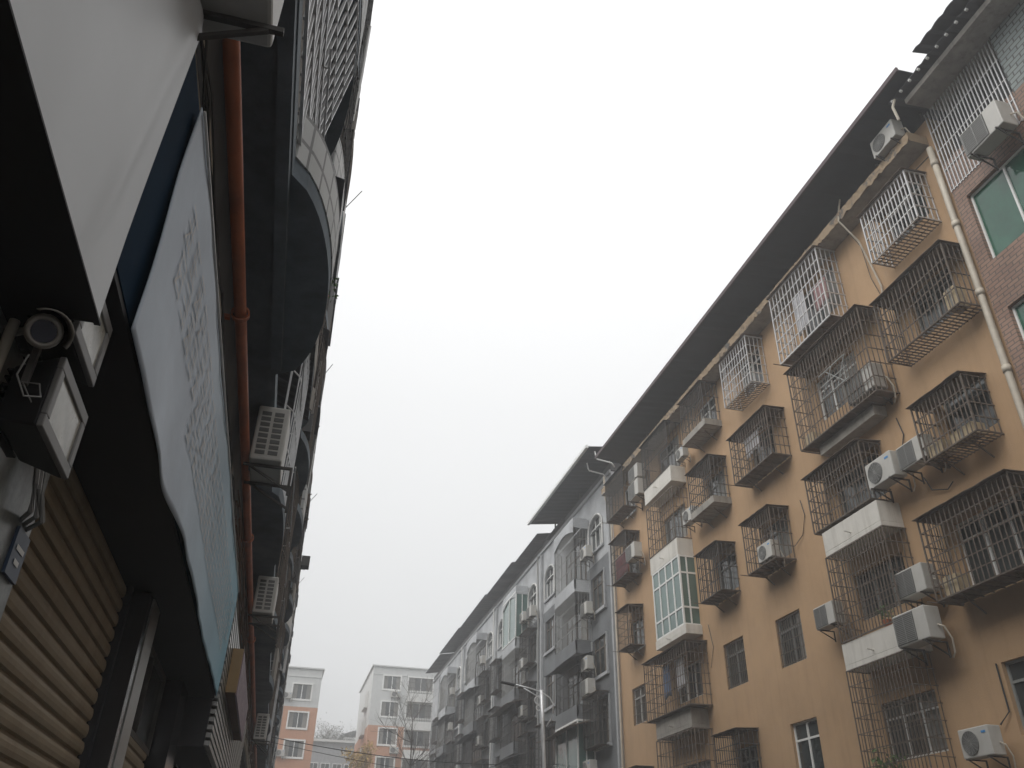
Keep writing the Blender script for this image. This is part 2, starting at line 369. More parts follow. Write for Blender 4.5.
tw.quad((XW,34.2,G),(XW,34.2,17.0),(24,34.2,17.0),(24,34.2,G)); tw.quad((XW,11.3,G),(24,11.3,G),(24,11.3,17.0),(XW,11.3,17.0)); tw.quad((24,11.3,G),(24,34.2,G),(24,34.2,17.0),(24,11.3,17.0))
tw.quad((XW,11.3,17.0),(24,11.3,17.0),(24,34.2,17.0),(XW,34.2,17.0))
for k in range(8): # piers of the ground floor
    y = 11.3+k*(22.9-.4)/7; tw.box(XW,XW+.4,y,y+.4,G,1.3)
tw.build('wall', M['tan'], tan)
for k in range(7):
    y = 11.3+k*(22.9-.4)/7+.4; mb = MB(); n = 34
    z = G+.02; 
    for i in range(n): mb.box(XW+.15+(.015 if i%2 else 0), XW+.2, y, y+2.81, z+i*.084, z+i*.084+.08)
    mb.build('shop_shutter', M['shutter'] if k%3 else M['alu'], tan)
for i, (h, bars) in enumerate(win):
    big = h[1]-h[0] > 1.5
    window_x(tan, XW+.09, *h, mull=2 if big else 1, trans=random.random()<.6, curtain=random.choice((0,0,.3,.5)), bars='iron' if bars else None, frame='frame' if i%3 else 'frame_w')
# cornice with broken plaster + upper dark recess + long eave sheet
co = MB()
def cornice(u, v): return (12.93+random.uniform(-.02,.02), 11.5+22.6*u, 16.25+.28*v+(random.uniform(-.03,.07) if random.random()<.5 else 0)*(1-v))
co.sheet(240, 2, cornice); MB().sheet(60, 1, lambda u, v: (12.935+.565*v, 11.5+22.6*u, 16.235)).build('cornice_underside', M['concrete'], tan)
co.sheet(60, 1, lambda u, v: (12.93+.57*v, 11.5+22.6*u, 16.55)); co.quad((12.93,11.5,16.24),(13.5,11.5,16.24),(13.5,11.5,16.55),(12.93,11.5,16.55))
co.build('cornice', M['cornice'], tan)
MB().sheet(90, 1, lambda u, v: (12.25+12.2*v, 10.55+22.25*u, 17.5+.75*v+.02*math.sin(u*260)), t=(0,0,.03)).build('eave', M['eave'], tan)
MB().box(12.19,12.25,10.55,32.8,17.46,17.60).build('eave_trim', M['eave_trim'], tan)
for k in range(12): y = 11.6+k*1.85; MB().bar((13.7,y,17.0),(13.7,y,17.75), .06).build('eave_post', M['iron_dark'], tan)
# cages  (y0,y1,z0,z1, options)
cage(tan, 11.88,13.65,14.00,15.55, m='steel', nh=4, w=.024, slat=True, struts=False)
cage(tan, 11.52,14.0,11.18,12.88, m='iron', nh=4, sp=.135, slat=True, struts=False, w=.021)
cage(tan, 12.1,13.7,8.32,9.68, nh=4, slat=True, w=.021)
cage(tan, 11.75,14.38,5.42,7.2, nh=6, sp=.14)
cage(tan, 15.65,18.25,13.78,16.2, m='steel', nh=6, sp=.19, w=.024)
cage(tan, 14.6,18.05,10.75,13.28, m='iron', nh=6, sp=.14, struts=False)
cage(tan, 15.7,18.13,8.32,9.88, nh=5, sp=.13, struts=False)
cage(tan, 15.52,17.85,5.4,7.55, nh=6, sp=.115, roof=None, floor=False)
cage(tan, 15.7,17.88,1.9,4.73, nh=8, sp=.115, roof=None, floor=False, w=.015)
cage(tan, 19.95,21.75,14.2,15.98, m='steel', nh=5, sp=.17, w=.022, slat=True, struts=False)
cage(tan, 19.45,21.8,11.38,12.95, nh=5, sp=.15)
cage(tan, 20.1,21.73,8.37,9.93, nh=4, sp=.14)
cage(tan, 23.25,25.05,14.4,16.15, nh=3, sp=.13, m='iron_dark', tray='concrete')
cage(tan, 23.27,25.0,11.42,13.13, nh=5, sp=.15, m='iron_dark', tray='concrete')
cage(tan, 23.4,24.95,8.45,10.03, nh=4, sp=.13, m='iron_dark')
cage(tan, 23.45,25.0,2.4,4.28, nh=5, sp=.14, m='iron_dark')
cage(tan, 26.45,28.95,14.25,16.2, nh=2, sp=.10, m='iron_dark', roof='corr', floor=False)
cage(tan, 26.4,28.85,11.33,13.35, nh=5, sp=.2, m='iron', floor=False, roof=None)
cage(tan, 26.1,29.75,5.45,7.45, nh=6, sp=.19, m='iron', X=12.7)
cage(tan, 26.3,29.4,1.9,4.75, nh=6, sp=.25, m='iron', roof=None, floor=False)
cage(tan, 31.2,33.3,14.57,16.4, nh=2, sp=.09, m='iron_dark', roof='corr')
cage(tan, 31.2,33.0,11.55,13.38, nh=4, sp=.12, m='iron_dark')
cage(tan, 31.3,32.6,8.65,10.2, nh=5, sp=.13, m='iron')
cage(tan, 31.3,32.8,2.4,4.15, nh=5, sp=.13, m='iron_dark')
# concrete balconies
def parapet(y0, y1, z0, z1, m='white_band', X=12.87, name='balcony_parapet'):
    MB().box(X,XW,y0,y1,z0,z0+.12).box(X,X+.1,y0,y1,z0+.12,z1).box(X+.1,XW,y0,y0+.1,z0+.12,z1).box(X+.1,XW,y1-.1,y1,z0+.12,z1).box(X+.1,XW,y0+.1,y1-.1,z0+.12,z0+.14).bar((X-.18,(y0+y1)/2,(z0+z1)/2-.05),(X+.02,(y0+y1)/2,(z0+z1)/2-.08),.035,8).build(name, M[m], tan, bevel=.01)
parapet(15.55,17.85,7.58,8.22); parapet(15.6,17.9,4.74,5.36)
parapet(15.6,17.9,1.3,1.95)
MB().box(13.12,XW,15.2,17.6,10.42,10.70).build('balcony_slab', M['concrete'], tan)
parapet(26.4,28.98,13.6,14.25); parapet(26.4,28.9,10.66,11.3); parapet(26.3,28.9,7.8,8.12); parapet(26.5,29.4,4.8,5.4,'concrete')
gb = MB() # glazed bay
for y in (26.42,27.0,27.6,28.2,28.78): gb.box(12.87,12.93,y-.035,y+.035,8.12,10.66)
for z in (8.15,8.75,10.0,10.62): gb.box(12.874,12.925,26.42,28.78,z-.03,z+.03); gb.box(12.93,13.5,26.395,26.445,z-.03,z+.03); gb.box(12.93,13.5,28.755,28.805,z-.03,z+.03)
gb.box(13.15,13.2,26.39,26.45,8.12,10.66)
gbo = gb.build('glazed_bay', M['frame_w'], tan)
MB().quad((12.9,26.42,8.13),(12.9,26.42,10.65),(12.9,28.78,10.65),(12.9,28.78,8.13)).quad((12.9,26.42,8.13),(13.5,26.42,8.13),(13.5,26.42,10.65),(12.9,26.42,10.65)).quad((12.9,28.78,8.13),(12.9,28.78,10.65),(13.5,28.78,10.65),(13.5,28.78,8.13)).build('pane', M['glass_teal'], gbo)
# pipes on the tan wall
dp = MB(); dp.path([(13.38,11.42,z) for z in (16.0,14,12,10,8,6,4,2,0,G)], .15, 10)
for z in (15.4,13.4,11.4,9.4,7.4,5.4): dp.path([(13.38,11.42,z),(13.38,11.42,z+.15)], .185, 10); dp.box(13.38,13.5,11.39,11.45,z+.2,z+.24)
dp.build('downpipe', M['pvc'], tan, smooth=True)
MB().path([(13.2,34.35,17.4),(13.2,34.3,16.2)]+[(13.38,34.1,z) for z in (15.6,10,4,G)], .10, 10).build('downpipe', M['pvc'], tan, smooth=True)
wp = MB(); random.seed(3)
wp.path([(13.2,14.6,17.2),(13.0,14.55,16.6),(12.88,14.5,16.2),(13.3,14.42,15.5),(13.44,14.35,14.6),(13.44,14.2,13.8),(13.44,14.25,13.3)], .05, 6)
wp.build('drain_hose', M['pvc'], tan)
for pts, w in (([(13.2,14.75,17.1),(13.0,14.7,16.5),(13.4,14.5,15.4),(13.46,14.5,14.3),(13.46,14.3,13.5),(13.4,14.45,13.0)], .02),
               ([(13.47,19.4,9.9),(13.47,19.3,9.4),(13.47,19.55,8.9),(13.42,19.95,8.7)], .025), ([(13.47,25.8,8.0),(13.47,25.6,7.2),(13.47,25.9,6.6)], .02),
               ([(13.47,13.95,4.1),(13.47,13.95,3.2),(13.42,14.2,3.0)], .035), ([(13.46,11.5,15.9),(13.3,12.1,15.75),(13.2,12.5,15.95)], .03),
               ([(13.45,14.5,8.4),(13.4,14.3,8.0),(13.45,13.9,7.85),(13.45,13.7,7.95)], .03),
               ([(13.47,14.9,10.2),(13.47,14.8,9.7),(13.44,15.0,9.2)], .03)):
    MB().path(pts, w, 5).build('wall_cable', M['black'], tan)

# ============================================================ BRICK BUILDING (nearest on the right)
bk = thing('brick_building', (XW,2,G), 'pink brick building with green glass windows at the right edge, next to the ochre block', 'building')
BX = 13.42
bh = []
for z in (12.0,8.8,5.6,2.4): bh += [(8.95,10.95,z,z+1.95),(5.6,7.6,z,z+1.95),(2.2,4.2,z,z+1.95),(-1.2,.8,z,z+1.95)]
bw = wall_holes(BX, -14, 11.28, 1.2, 15.2, bh)
bw.quad((BX,11.28,1.2),(BX,11.28,15.2),(24,11.28,15.2),(24,11.28,1.2)); bw.quad((BX,-14,G),(24,-14,G),(24,-14,17.8),(BX,-14,17.8))
bw.box(BX,XW+.6,9.0,11.28,15.2,15.25)
for k in range(9): bw.box(BX,BX+.4,-14+k*3.1,-13.6+k*3.1,G,1.2)
bw.build('wall', M['brick'], bk)
for k in range(8):
    y = -13.6+k*3.1; MB().box(BX+.2,BX+.25,y,y+2.7,G,1.2).build('shop_shutter', M['alu'], bk)
for h in bh: window_x(bk, BX+.1, *h, mull=1, glass='glass_green', frame='frame_w', curtain=0)
MB().box(BX-.002,24,-14,9.0,15.2,18.1).build('upper_wall', M['gbrick'], bk)
rl = MB()
for i in range(23): y = 9.05+2.2*i/22; rl.bar((BX-.02,y,14.35),(BX-.02,y,17.04), .026)
for z in (14.4,15.05,15.7,16.35): rl.bar((BX-.01,9.02,z),(BX-.01,11.28,z), .022)
# loggia opening dark behind the railing
rl.build('railing', M['steel'], bk)
MB().box(BX+.6,BX+.65,9.0,11.28,15.25,17.1).build('loggia_back', M['left_wall'], bk)
MB().sheet(24, 1, lambda u, v: (12.75+1.4*v, -14+25.1*u, 17.06+.1*v), t=(0,0,.16)).build('eave', M['concrete'], bk)
MB().sheet(200, 2, lambda u, v: (12.52+3*v, -14+25.4*u, 17.32+.5*v+.03*math.sin(u*25.4*2*math.pi/.2)), t=(0,0,.02)).build('roof_sheet', M['corr'], bk)
MB().sheet(180, 2, lambda u, v: (12.22+2.8*v, -14+24.0*u, 17.46+.6*v+.03*math.sin(u*23.6*2*math.pi/.2)), t=(0,0,.02)).build('roof_sheet', M['corr'], bk)
for k in range(30): y = 11.2-k*.33; MB().box(12.47,12.53,y,y+.05,17.19,17.25).build('roof_clip', M['white'], bk)
MB().path([(12.5,11.15,17.2),(12.42,11.2,16.95),(12.48,11.2,16.5)], .07, 8).build('drain_hose', M['pvc'], bk)

# ============================================================ GREY BUILDING
gy = thing('apartment_building', (XW,58,G), 'long grey tiled apartment block with arched top windows, beyond the ochre block', 'building')
YG0, YG1, U = 34.25, 84.0, 11.4
rg = [(14.55,16.25),(11.55,13.3),(8.6,10.3),(5.65,7.6),(2.6,4.6)]
gh = []; arches = []
units = [0,1,2,3]
for u in units:
    o_ = u*U
    for yc in (36.65, 44.5):
        for j, (a,b) in enumerate(rg):
            if j == 0: gh.append((yc-.93+o_, yc+.93+o_, a, 15.6)); arches.append(yc+o_)
            else: gh.append((yc-.95+o_, yc+.95+o_, a, b))
def arch_open(mb, yc, r, zs, zt, x):
    # wall piece between springing zs and zt with half-round hole
    n = 12; pts = [(yc-r*math.cos(math.pi*i/n), zs+.68*r*math.sin(math.pi*i/n)*1.0) for i in range(n+1)]
    for i in range(n):
        (a,za),(b,zb) = pts[i], pts[i+1]
        mb.quad((x,a,za),(x,a,zt),(x,b,zt),(x,b,zb)); mb.quad((x,a,za),(x,b,zb),(x+.16,b,zb),(x+.16,a,za))
zt = 16.6
gw = MB()
up = [h for h in gh if h[2] > 14]; lo = [h for h in gh if h[2] <= 14]
wall_holes(XW+.04, YG0, YG1, 13.9, 15.6, up, mb=gw)
pos = YG0
for yc in sorted(arches):
    gw.quad((XW+.04,pos,15.6),(XW+.04,pos,zt),(XW+.04,yc-.93,zt),(XW+.04,yc-.93,15.6)); arch_open(gw, yc, .93, 15.6, zt, XW+.04); pos = yc+.93
gw.quad((XW+.04,pos,15.6),(XW+.04,pos,zt),(XW+.04,YG1,zt),(XW+.04,YG1,15.6))
gw.quad((XW+.04,YG0,zt),(XW+.04,YG0,17.7),(XW+.04,YG1,17.7),(XW+.04,YG1,zt))
gw.quad((XW+.04,YG0,17.7),(24,YG0,17.7),(24,YG1,17.7),(XW+.04,YG1,17.7)); gw.quad((XW+.04,YG1,G),(XW+.04,YG1,17.7),(24,YG1,17.7),(24,YG1,G)); gw.quad((XW+.04,YG0,G),(24,YG0,G),(24,YG0,17.7),(XW+.04,YG0,17.7))
gw.build('upper_wall', M['grey'], gy)
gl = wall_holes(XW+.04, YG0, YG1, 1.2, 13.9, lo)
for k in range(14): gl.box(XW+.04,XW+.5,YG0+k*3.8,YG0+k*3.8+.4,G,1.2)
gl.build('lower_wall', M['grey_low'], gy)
for k in range(13): MB().box(XW+.3,XW+.35,YG0+k*3.8+.4,YG0+k*3.8+3.8,G,1.2).build('shop_shutter', M['shutter'] if k%2 else M['alu'], gy)
tr = MB()
tr.box(XW-.06,XW+.03,YG0,YG1,17.6,17.78)
for u in units:
    tr.box(XW-.08,XW+.03,46.05+u*U-.16,46.05+u*U+.16,1.2,17.5)
    tr.box(XW-.10,XW+.03,34.5+u*U,34.7+u*U,1.2,17.5)
for h in gh:
    if h[2] < 14: tr.box(XW-.08,XW+.035,h[0]-.12,h[1]+.12,h[2]-.16,h[2]-.02); tr.box(XW-.04,XW+.035,h[0]-.1,h[0]-.02,h[2],h[3]); tr.box(XW-.04,XW+.035,h[1]+.02,h[1]+.1,h[2],h[3])
    else: tr.box(XW-.06,XW+.035,h[0]-.12,h[1]+.12,h[2]-.14,h[2]-.02)
tr.build('wall_trim', M['grey_trim'], gy)
for yc in arches:
    at = MB()
    n = 12
    pts = [(XW-.02, yc-1.0, 14.5)]+[(XW-.02, yc-1.0*math.cos(math.pi*i/n), 15.6+.72*math.sin(math.pi*i/n)) for i in range(n+1)]+[(XW-.02, yc+1.0, 14.5)]
    at.path(pts, .10, 6); at.build('arch_moulding', M['white'], gy)
random.seed(11)
for h in gh:
    if h[2] > 14:
        o = window_x(gy, XW+.12, h[0], h[1], h[2], 16.28, mull=2, trans=True, frame='frame_w', glass='glass')
    else:
        window_x(gy, XW+.12, *h, mull=2, trans=True, curtain=random.choice((0,0,0,.3)), frame='iron')
# bays
def bay_poly(y0, y1, X): return [(XW,y0),(X,y0),(X,y0+(y1-y0)*.72),(X+.25,y0+(y1-y0)*.88),(XW,y1)]
for u in units:
    o_ = u*U; y0, y1 = 37.72+o_, 42.3+o_; X = 12.72
    for j, zb in enumerate((12.72,9.77,6.85,3.9,1.3)):
        P = bay_poly(y0, y1, X)
        b = MB().prism(P[::-1], zb, zb+.12)
        ph = .5 if j < 4 else .9
        for (a, c) in zip(P[:-1], P[1:]):
            d = Vector((c[0]-a[0], c[1]-a[1], 0)).normalized()
            nrm = Vector((d.y, -d.x, 0))*.08
            b.prism([(a[0],a[1]),(c[0],c[1]),(c[0]+nrm.x,c[1]+nrm.y),(a[0]+nrm.x,a[1]+nrm.y)], zb+.12, zb+.12+ph)
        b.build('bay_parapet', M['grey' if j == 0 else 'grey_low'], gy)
        ztop = (16.15 if j == 0 else zb+2.9)
        zc = zb+.12+ph
        if u == 1 and j == 0 or random.random() < .12:
            f = MB(); g = MB()
            for (a, c) in zip(P[:-1], P[1:]):
                g.quad((a[0]+.03,a[1],zc),(a[0]+.03,a[1],ztop),(c[0]+.03,c[1],ztop),(c[0]+.03,c[1],zc))
                f.bar((a[0],a[1],zc),(a[0],a[1],ztop), .06); f.bar((a[0],a[1],ztop),(c[0],c[1],ztop), .08)
                f.bar(((a[0]+c[0])/2,(a[1]+c[1])/2,zc),((a[0]+c[0])/2,(a[1]+c[1])/2,ztop), .05); f.bar((a[0],a[1],zc),(c[0],c[1],zc), .06)
            fo = f.build('glazed_bay', M['frame_w'], gy); g.build('pane', M['glass_teal'], fo)
        else:
            c_ = MB()
            for (a, c) in zip(P[:-1], P[1:]):
                A = Vector((a[0]+.02,a[1],0)); B = Vector((c[0]+.02,c[1],0)); n = max(2, int((B-A).length/.15))
                for i in range(n+1):
                    p = A.lerp(B, i/n); c_.bar((p.x,p.y,zc),(p.x,p.y,ztop), .018)
                for q in range(5): z = zc+(ztop-zc)*q/4; c_.bar((A.x,A.y,z),(B.x,B.y,z), .022)
            c_.build('window_cage', M['ac_mid' if j < 2 else 'iron_dark'], gy)
            wy0, wy1 = y0+.5, y1-.9
            window_x(gy, XW-.02, wy0, wy1, zc, ztop-.35, mull=3, trans=True, curtain=random.choice((0,0,.3)), frame='iron')
        if j == 0:
            # arched fascia of the topmost bay
            n = 12; f = MB(); yl, yr = y0, y0+(y1-y0)*.72
            for i in range(n):
                a = yl+(yr-yl)*i/n; c2 = yl+(yr-yl)*(i+1)/n
                za = 15.75+.35*math.sin(math.pi*i/n); zb2 = 15.75+.35*math.sin(math.pi*(i+1)/n)
                f.quad((X-.03,a,za),(X-.03,a,16.5),(X-.03,c2,16.5),(X-.03,c2,zb2)); f.quad((X-.03,a,za),(X-.03,c2,zb2),(X+.1,c2,zb2),(X+.1,a,za))
            f.box(X-.03,XW,y0-.04,y0-.001,16.02,16.5); f.prism([(x_-.03,y_) for x_, y_ in P][::-1], 16.5, 16.56)
            f.build('bay_fascia', M['grey'], gy)
        elif random.random() < .85:
            aw = 12.2+random.uniform(-.1,.2); ya, yb = y0-.3+random.uniform(-.5,.3), y1+random.uniform(-.6,.5); za = zb+2.75+random.uniform(-.1,.1)
            MB().sheet(40, 2, lambda a, v: (aw+(XW-aw)*v, ya+(yb-ya)*a, za-.18+.38*v+.02*math.sin(a*80)+.03*math.sin(a*7)), t=(0,0,.012)).build('awning', M['corr'] if random.random()<.6 else M['cage_sheet'], gy)
    # awnings and cages over window rows on the far units
    for yc in (36.65, 44.5):
        for j in range(1, 5):
            if random.random() < (.45 if u == 0 else .85) and not (u == 0 and yc < 37 and j < 3):
                a, b = rg[j]; cage(gy, yc-1.0+o_, yc+1.0+o_, a-.1, b+.05, X=12.98, XW=XW+.02, m='iron_dark', nh=4, sp=.16, struts=False)
# lean-to roof and canopy
random.seed(5)
seg = [(41.4,44.7,13.28,17.95,.0),(44.7,50.0,12.8,18.3,.0),(50.0,58.0,12.62,18.2,.12),(58.0,67.5,12.7,18.6,.0),(67.5,76.5,12.65,18.65,.0),(76.5,84.6,12.72,18.6,.0)]
for a, b, x_, z_, dz in seg:
    MB().sheet(60, 2, lambda u, v: (x_+4.5*v, a+(b-a)*u, z_+dz+.75*v+.025*math.sin(u*(b-a)*2*math.pi/.25)), t=(0,0,.03)).build('roof_sheet', M['corr'], gy)
cp = MB().sheet(60, 2, lambda u, v: (12.1+5.5*v, 33.45+10.5*u, 18.42+.12*u+.75*v+.02*math.sin(u*250)), t=(0,0,.03))
cpo = cp.build('canopy', M['eave'], gy)
MB().bar((12.06,33.45,18.44),(12.06,44.0,18.56),.14).build('canopy_gutter', M['frame_w'], cpo)
for y in (34.6,39.2,43.7): MB().bar((13.62,y,17.7),(13.62,y,18.85), .07).build('canopy_post', M['iron_dark'], cpo)
for yy, xx in ((33.6,12.3),(34.9,12.35)):
    MB().path([(xx+.2,yy,18.3),(xx+.25,yy,18.0),(xx+.3,yy,17.9),(xx+.95,yy-.2,17.7),(xx+1.1,yy-.2,17.5)], .075, 8).build('drain_pipe', M['pvc_w'], gy, smooth=True)
MB().box(XW+.04,XW+.6,34.3,84,17.78,18.2).build('roof_wall', M['left_wall'], gy)
for yy in (46.35, 57.7, 69.0):
    MB().path([(13.3,yy,17.5),(13.35,yy,15),(13.35,yy,10),(13.35,yy,4),(13.35,yy,G)], .10, 8).build('downpipe', M['pvc_w'] if yy > 50 else M['ac_mid'], gy)

# ============================================================ LEFT BUILDING
lf = thing('apartment_building', (-1.2,32,G), 'dark weathered apartment block overhanging the shops on the left, with curved tiled balconies', 'building')
YE = 76.0
def bulge(y, k):
    dep = (.34,.22,.17,.09,.05)[k]*(1 if y < 8 or k else .3)*(1 if k == 0 or int(y*.29)%3 else .5); base = (-.53,-.53,-.53,-.53,-.53)[k]
    cs = [5.85+5.75*i for i in range(-2, 13)] if k == 0 else [5.85+3.45*i for i in range(-4, 21)]
    x = base
    for c in cs:
        t = abs(y-c)/(1.38 if k == 0 else 1.5)
        if t < 1: x = base+dep*math.sqrt(1-t*t)**1.3
    if k == 0 and 7.2 < y < 10.2: x = -.6
    return x
ZS = [4.3,7.4,10.5,13.5]
# ground-floor and mezzanine wall
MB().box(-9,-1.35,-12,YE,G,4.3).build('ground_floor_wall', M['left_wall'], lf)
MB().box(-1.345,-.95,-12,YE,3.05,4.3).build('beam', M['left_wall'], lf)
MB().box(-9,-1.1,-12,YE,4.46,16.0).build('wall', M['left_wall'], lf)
for k, z in enumerate(ZS):
    ys = [-12+ (YE+12)*i/700 for i in range(701)]
    b = MB()
    b.sheet(700, 1, lambda u, v: (-1.1+(bulge(-12+(YE+12)*u, k)+1.1)*v, -12+(YE+12)*u, z))
    b.sheet(700, 1, lambda u, v: (bulge(-12+(YE+12)*u, k), -12+(YE+12)*u, z+.16*v))
    b.sheet(700, 1, lambda u, v: (-1.1+(bulge(-12+(YE+12)*u, k)+1.1)*v, -12+(YE+12)*u, z+.16))
    b.quad((-1.1,YE,z),(bulge(YE,k),YE,z),(bulge(YE,k),YE,z+.16),(-1.1,YE,z+.16))
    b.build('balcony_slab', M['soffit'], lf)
    MB().box(-.63,-.54,-12,7.0,z-.10,z-.003).build('edge_beam', M['soffit'], lf)
    MB().box(-1.09,-1.0,-12,YE,z-.14,z-.003).build('edge_beam', M['left_wall'], lf)
def strip(a, b, k, z0, z1, m, name, off=0):
    n = max(4, int((b-a)/.12))
    MB().sheet(n, 1, lambda u, v: (bulge(a+(b-a)*u, k)+off, a+(b-a)*u, z0+(z1-z0)*v), t=(-.07,0,0)).build(name, M[m], lf)
def lcage(a, b, k, z0, z1, m, sp=.15, nh=4, w=.018, lean=0):
    n = max(4, int((b-a)/sp)); c_ = MB()
    pts = [(bulge(a+(b-a)*i/n, k)-.03, a+(b-a)*i/n) for i in range(n+1)]
    for (x, y) in pts: c_.bar((x,y,z0),(x+lean,y,z1), w)
    for q in range(nh+1):
        z = z0+(z1-z0)*q/nh
        for (p, r) in zip(pts[:-1], pts[1:]): c_.bar((p[0],p[1],z),(r[0],r[1],z), w)
    c_.build('balcony_cage', M[m], lf)
random.seed(21)
for k, z in enumerate(ZS):
    z2 = (ZS+[16.1])[k+1]-.1
    cs = [5.85+5.75*i for i in range(0, 12)] if k == 0 else [5.85+3.45*i for i in range(-1, 20)]
    for c in cs:
        r = random.random()
        if k == 0 and c < 6:
            strip(4.45,5.95,k,z+.16,z+.62,'tileband','balcony_parapet',.01)
            cg = MB()
            for i in range(24): yy = 2.7+3.3*i/23; cg.bar((-.53,yy,z+.3),(-.53,yy,6.2),.024); cg.bar((-.53,yy,6.2),(bulge(yy,1)-.02,yy,7.38),.024)
            for q in range(5): zq = z+.3+q*.46; cg.bar((-.52,2.7,zq),(-.52,6.0,zq),.024)
            for q in range(1,4):
                for i in range(23):
                    y_a, y_b = 2.7+3.3*i/23, 2.7+3.3*(i+1)/23; t_ = q/3
                    cg.bar((-.525+(bulge(y_a,1)+.505)*t_,y_a,6.2+1.15*t_),(-.525+(bulge(y_b,1)+.505)*t_,y_b,6.2+1.15*t_),.024)
            cg.build('balcony_cage', M['steel'], lf)
            MB().sheet(30,1,lambda u,v:(-.60,2.7+3.4*u,z+.2+1.2*v),t=(-.03,0,0)).build('balcony_panel', M['concrete'], lf)
            continue
        if k == 1 and c < 6.5: strip(c-1.35,c+.6,k,z+.16,z+1.05,'tileband','balcony_parapet',.01); lcage(c-1.5,c+1.5,k,z+1.05,z2,'iron_dark'); continue
        if k == 1 and 9 < c < 9.5: strip(c-1.4,c+1.0,k,z+.16,z+1.05,'tileband','balcony_parapet',.01); lcage(c-1.5,c+1.5,k,z+1.05,z2,'iron_dark'); continue
        if r < .5: hh = random.uniform(.4,.95); strip(c-random.uniform(.7,1.4),c+random.uniform(.5,1.4),k,z+.16,z+hh,random.choice(('tileband','concrete','left_wall','white')),'balcony_parapet',.01); lcage(c-1.35,c+1.35,k,z+.9,z2,random.choice(('iron','iron_dark','iron_dark')), .16, 4)
        elif r < .9: lcage(c-1.6,c+1.6,k,z+.16,z2,random.choice(('iron','iron_dark','steel')), .16, 5)
        else: strip(c-1.2,c+1.4,k,z+.16,z+1.1,'left_wall','balcony_parapet')
        if random.random() < .7:
            e = random.uniform(-.06,.10); ya, yb, zz = c-1.3+random.uniform(-.4,.4), c+1.5+random.uniform(-.4,.5), z2-.15
            lim = -.031*(zz+.2)-.01
            if k == 0: lim = -.40
            MB().sheet(30, 1, lambda u, v: (-1.1+(min(lim, bulge(c,k)+e)+1.1)*v, ya+(yb-ya)*u, zz+.12-.3*v+.015*math.sin(u*60)), t=(0,0,.012)).build('awning', M[random.choice(('corr','corr','cage_sheet','concrete'))], lf)
    # clothes rails running along the front
    for y in range(0, 70, 4):
        rr = MB()
        y0 = y+random.uniform(0,1); xx = -.5+random.uniform(-.03,.04) if k < 2 else -.52
        if k == 0 and y0 > 7: xx = -.47
        rr.bar((xx,y0,z+1.7),(xx,y0+3,z+1.7), .02); rr.bar((-1.1,y0+.2,z+1.6),(xx,y0+.2,z+1.7), .018); rr.bar((-1.1,y0+2.8,z+1.6),(xx,y0+2.8,z+1.7), .018)
        rr.build('clothes_rail', M['steel'], lf)
    for y in range(-8, 74, 4):
        window_x(lf, -1.09, y+.6, y+2.6, z+1.1, z+2.5, mull=1, trans=True, sgn=-1, curtain=random.choice((0,.4)), frame='frame')
random.seed(77)
for i in range(95):   # small sheets, poles and brackets that stick out of the balconies
    k = random.choice((1,1,2,2,3,3)); z = ZS[k]; y = random.uniform(6, 70); zz = z+random.uniform(.3,2.6); lim = -.031*zz
    t = random.random(); x1 = max(lim+random.uniform(-.14,.03), -.5 if k > 2 else -.9)
    if t < .35: MB().sheet(8,1,lambda u,v:(-.95+(x1+.95)*v, y+random.uniform(.8,1.8)*0+1.4*u, zz-.16*v+.02*math.sin(u*25)),t=(0,0,.012)).build('awning', M[random.choice(('corr','cage_sheet','concrete','white'))], lf)
    elif t < .6: MB().box(x1-.35,x1,y,y+random.uniform(.3,.7),zz-.3,zz+.1).build('flower_tray', M[random.choice(('concrete','left_wall','cage_sheet'))], lf)
    elif t < .85: MB().bar((-1.0,y,zz-.2),(x1+.05,y+random.uniform(-.2,.3),zz+.1),.03).bar((x1,y-.6,zz+.08),(x1,y+.9,zz+.1),.025).build('clothes_pole', M['iron'], lf)
    else: MB().path([(-.95,y,zz),(x1,y+.02,zz+.03),(x1,y+.02,zz-1.2),(x1-.02,y+.05,zz-2.2)],.06,6).build('drain_pipe', M['pvc_w'], lf)
# jagged roof edge
random.seed(9)
y = -12.0; kk = 0
while y < YE-1:
    ln = random.uniform(1.4,4.5); y1 = min(YE, y+ln); xe = -.50+(random.uniform(-.08,.05) if y < 18 else random.uniform(-.2,.10)); ze = 16.1+random.uniform(-.2,.35); tiled = kk%3 == 0
    if tiled:
        b = MB().sheet(int(ln*10), 2, lambda u, v: (-1.3+(xe+1.3)*v, y+(y1-y)*u, ze+.35-.35*v+.05*abs(math.sin(u*ln*math.pi/.28))), t=(0,0,.04))
        n = int(ln/.28)
        for i in range(n): b.disc((xe+.02, y+(i+.5)*ln/n, ze+.0), 'x', .085, .05, 10)
        b.build('tiled_eave', M['corr'], lf)
    else:
        MB().sheet(int(ln*8), 1, lambda u, v: (-1.3+(xe+1.3)*v, y+(y1-y)*u, ze+.3-.3*v+.02*math.sin(u*ln*30)), t=(0,0,.05)).box(-1.3,xe-.06,y,y1,ze-.14,ze-.10).build('eave', M['corr'] if kk%2 else M['soffit'], lf)
    y = y1+random.choice((0,.05,.3)); kk += 1
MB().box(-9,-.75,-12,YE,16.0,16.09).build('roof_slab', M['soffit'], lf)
for (ya, za, L_) in ((17.8,16.3,1.0),(27,16.4,.6),(39,16.3,.9),(52,16.3,.8)):
    MB().bar((-.7,ya,za-.4),(-.48+L_*.35,ya-.5,za+.25*L_),.018).bar((-.7,ya,za-.4),(-.7,ya,za+.5),.03).build('antenna', M['iron_dark'], lf)
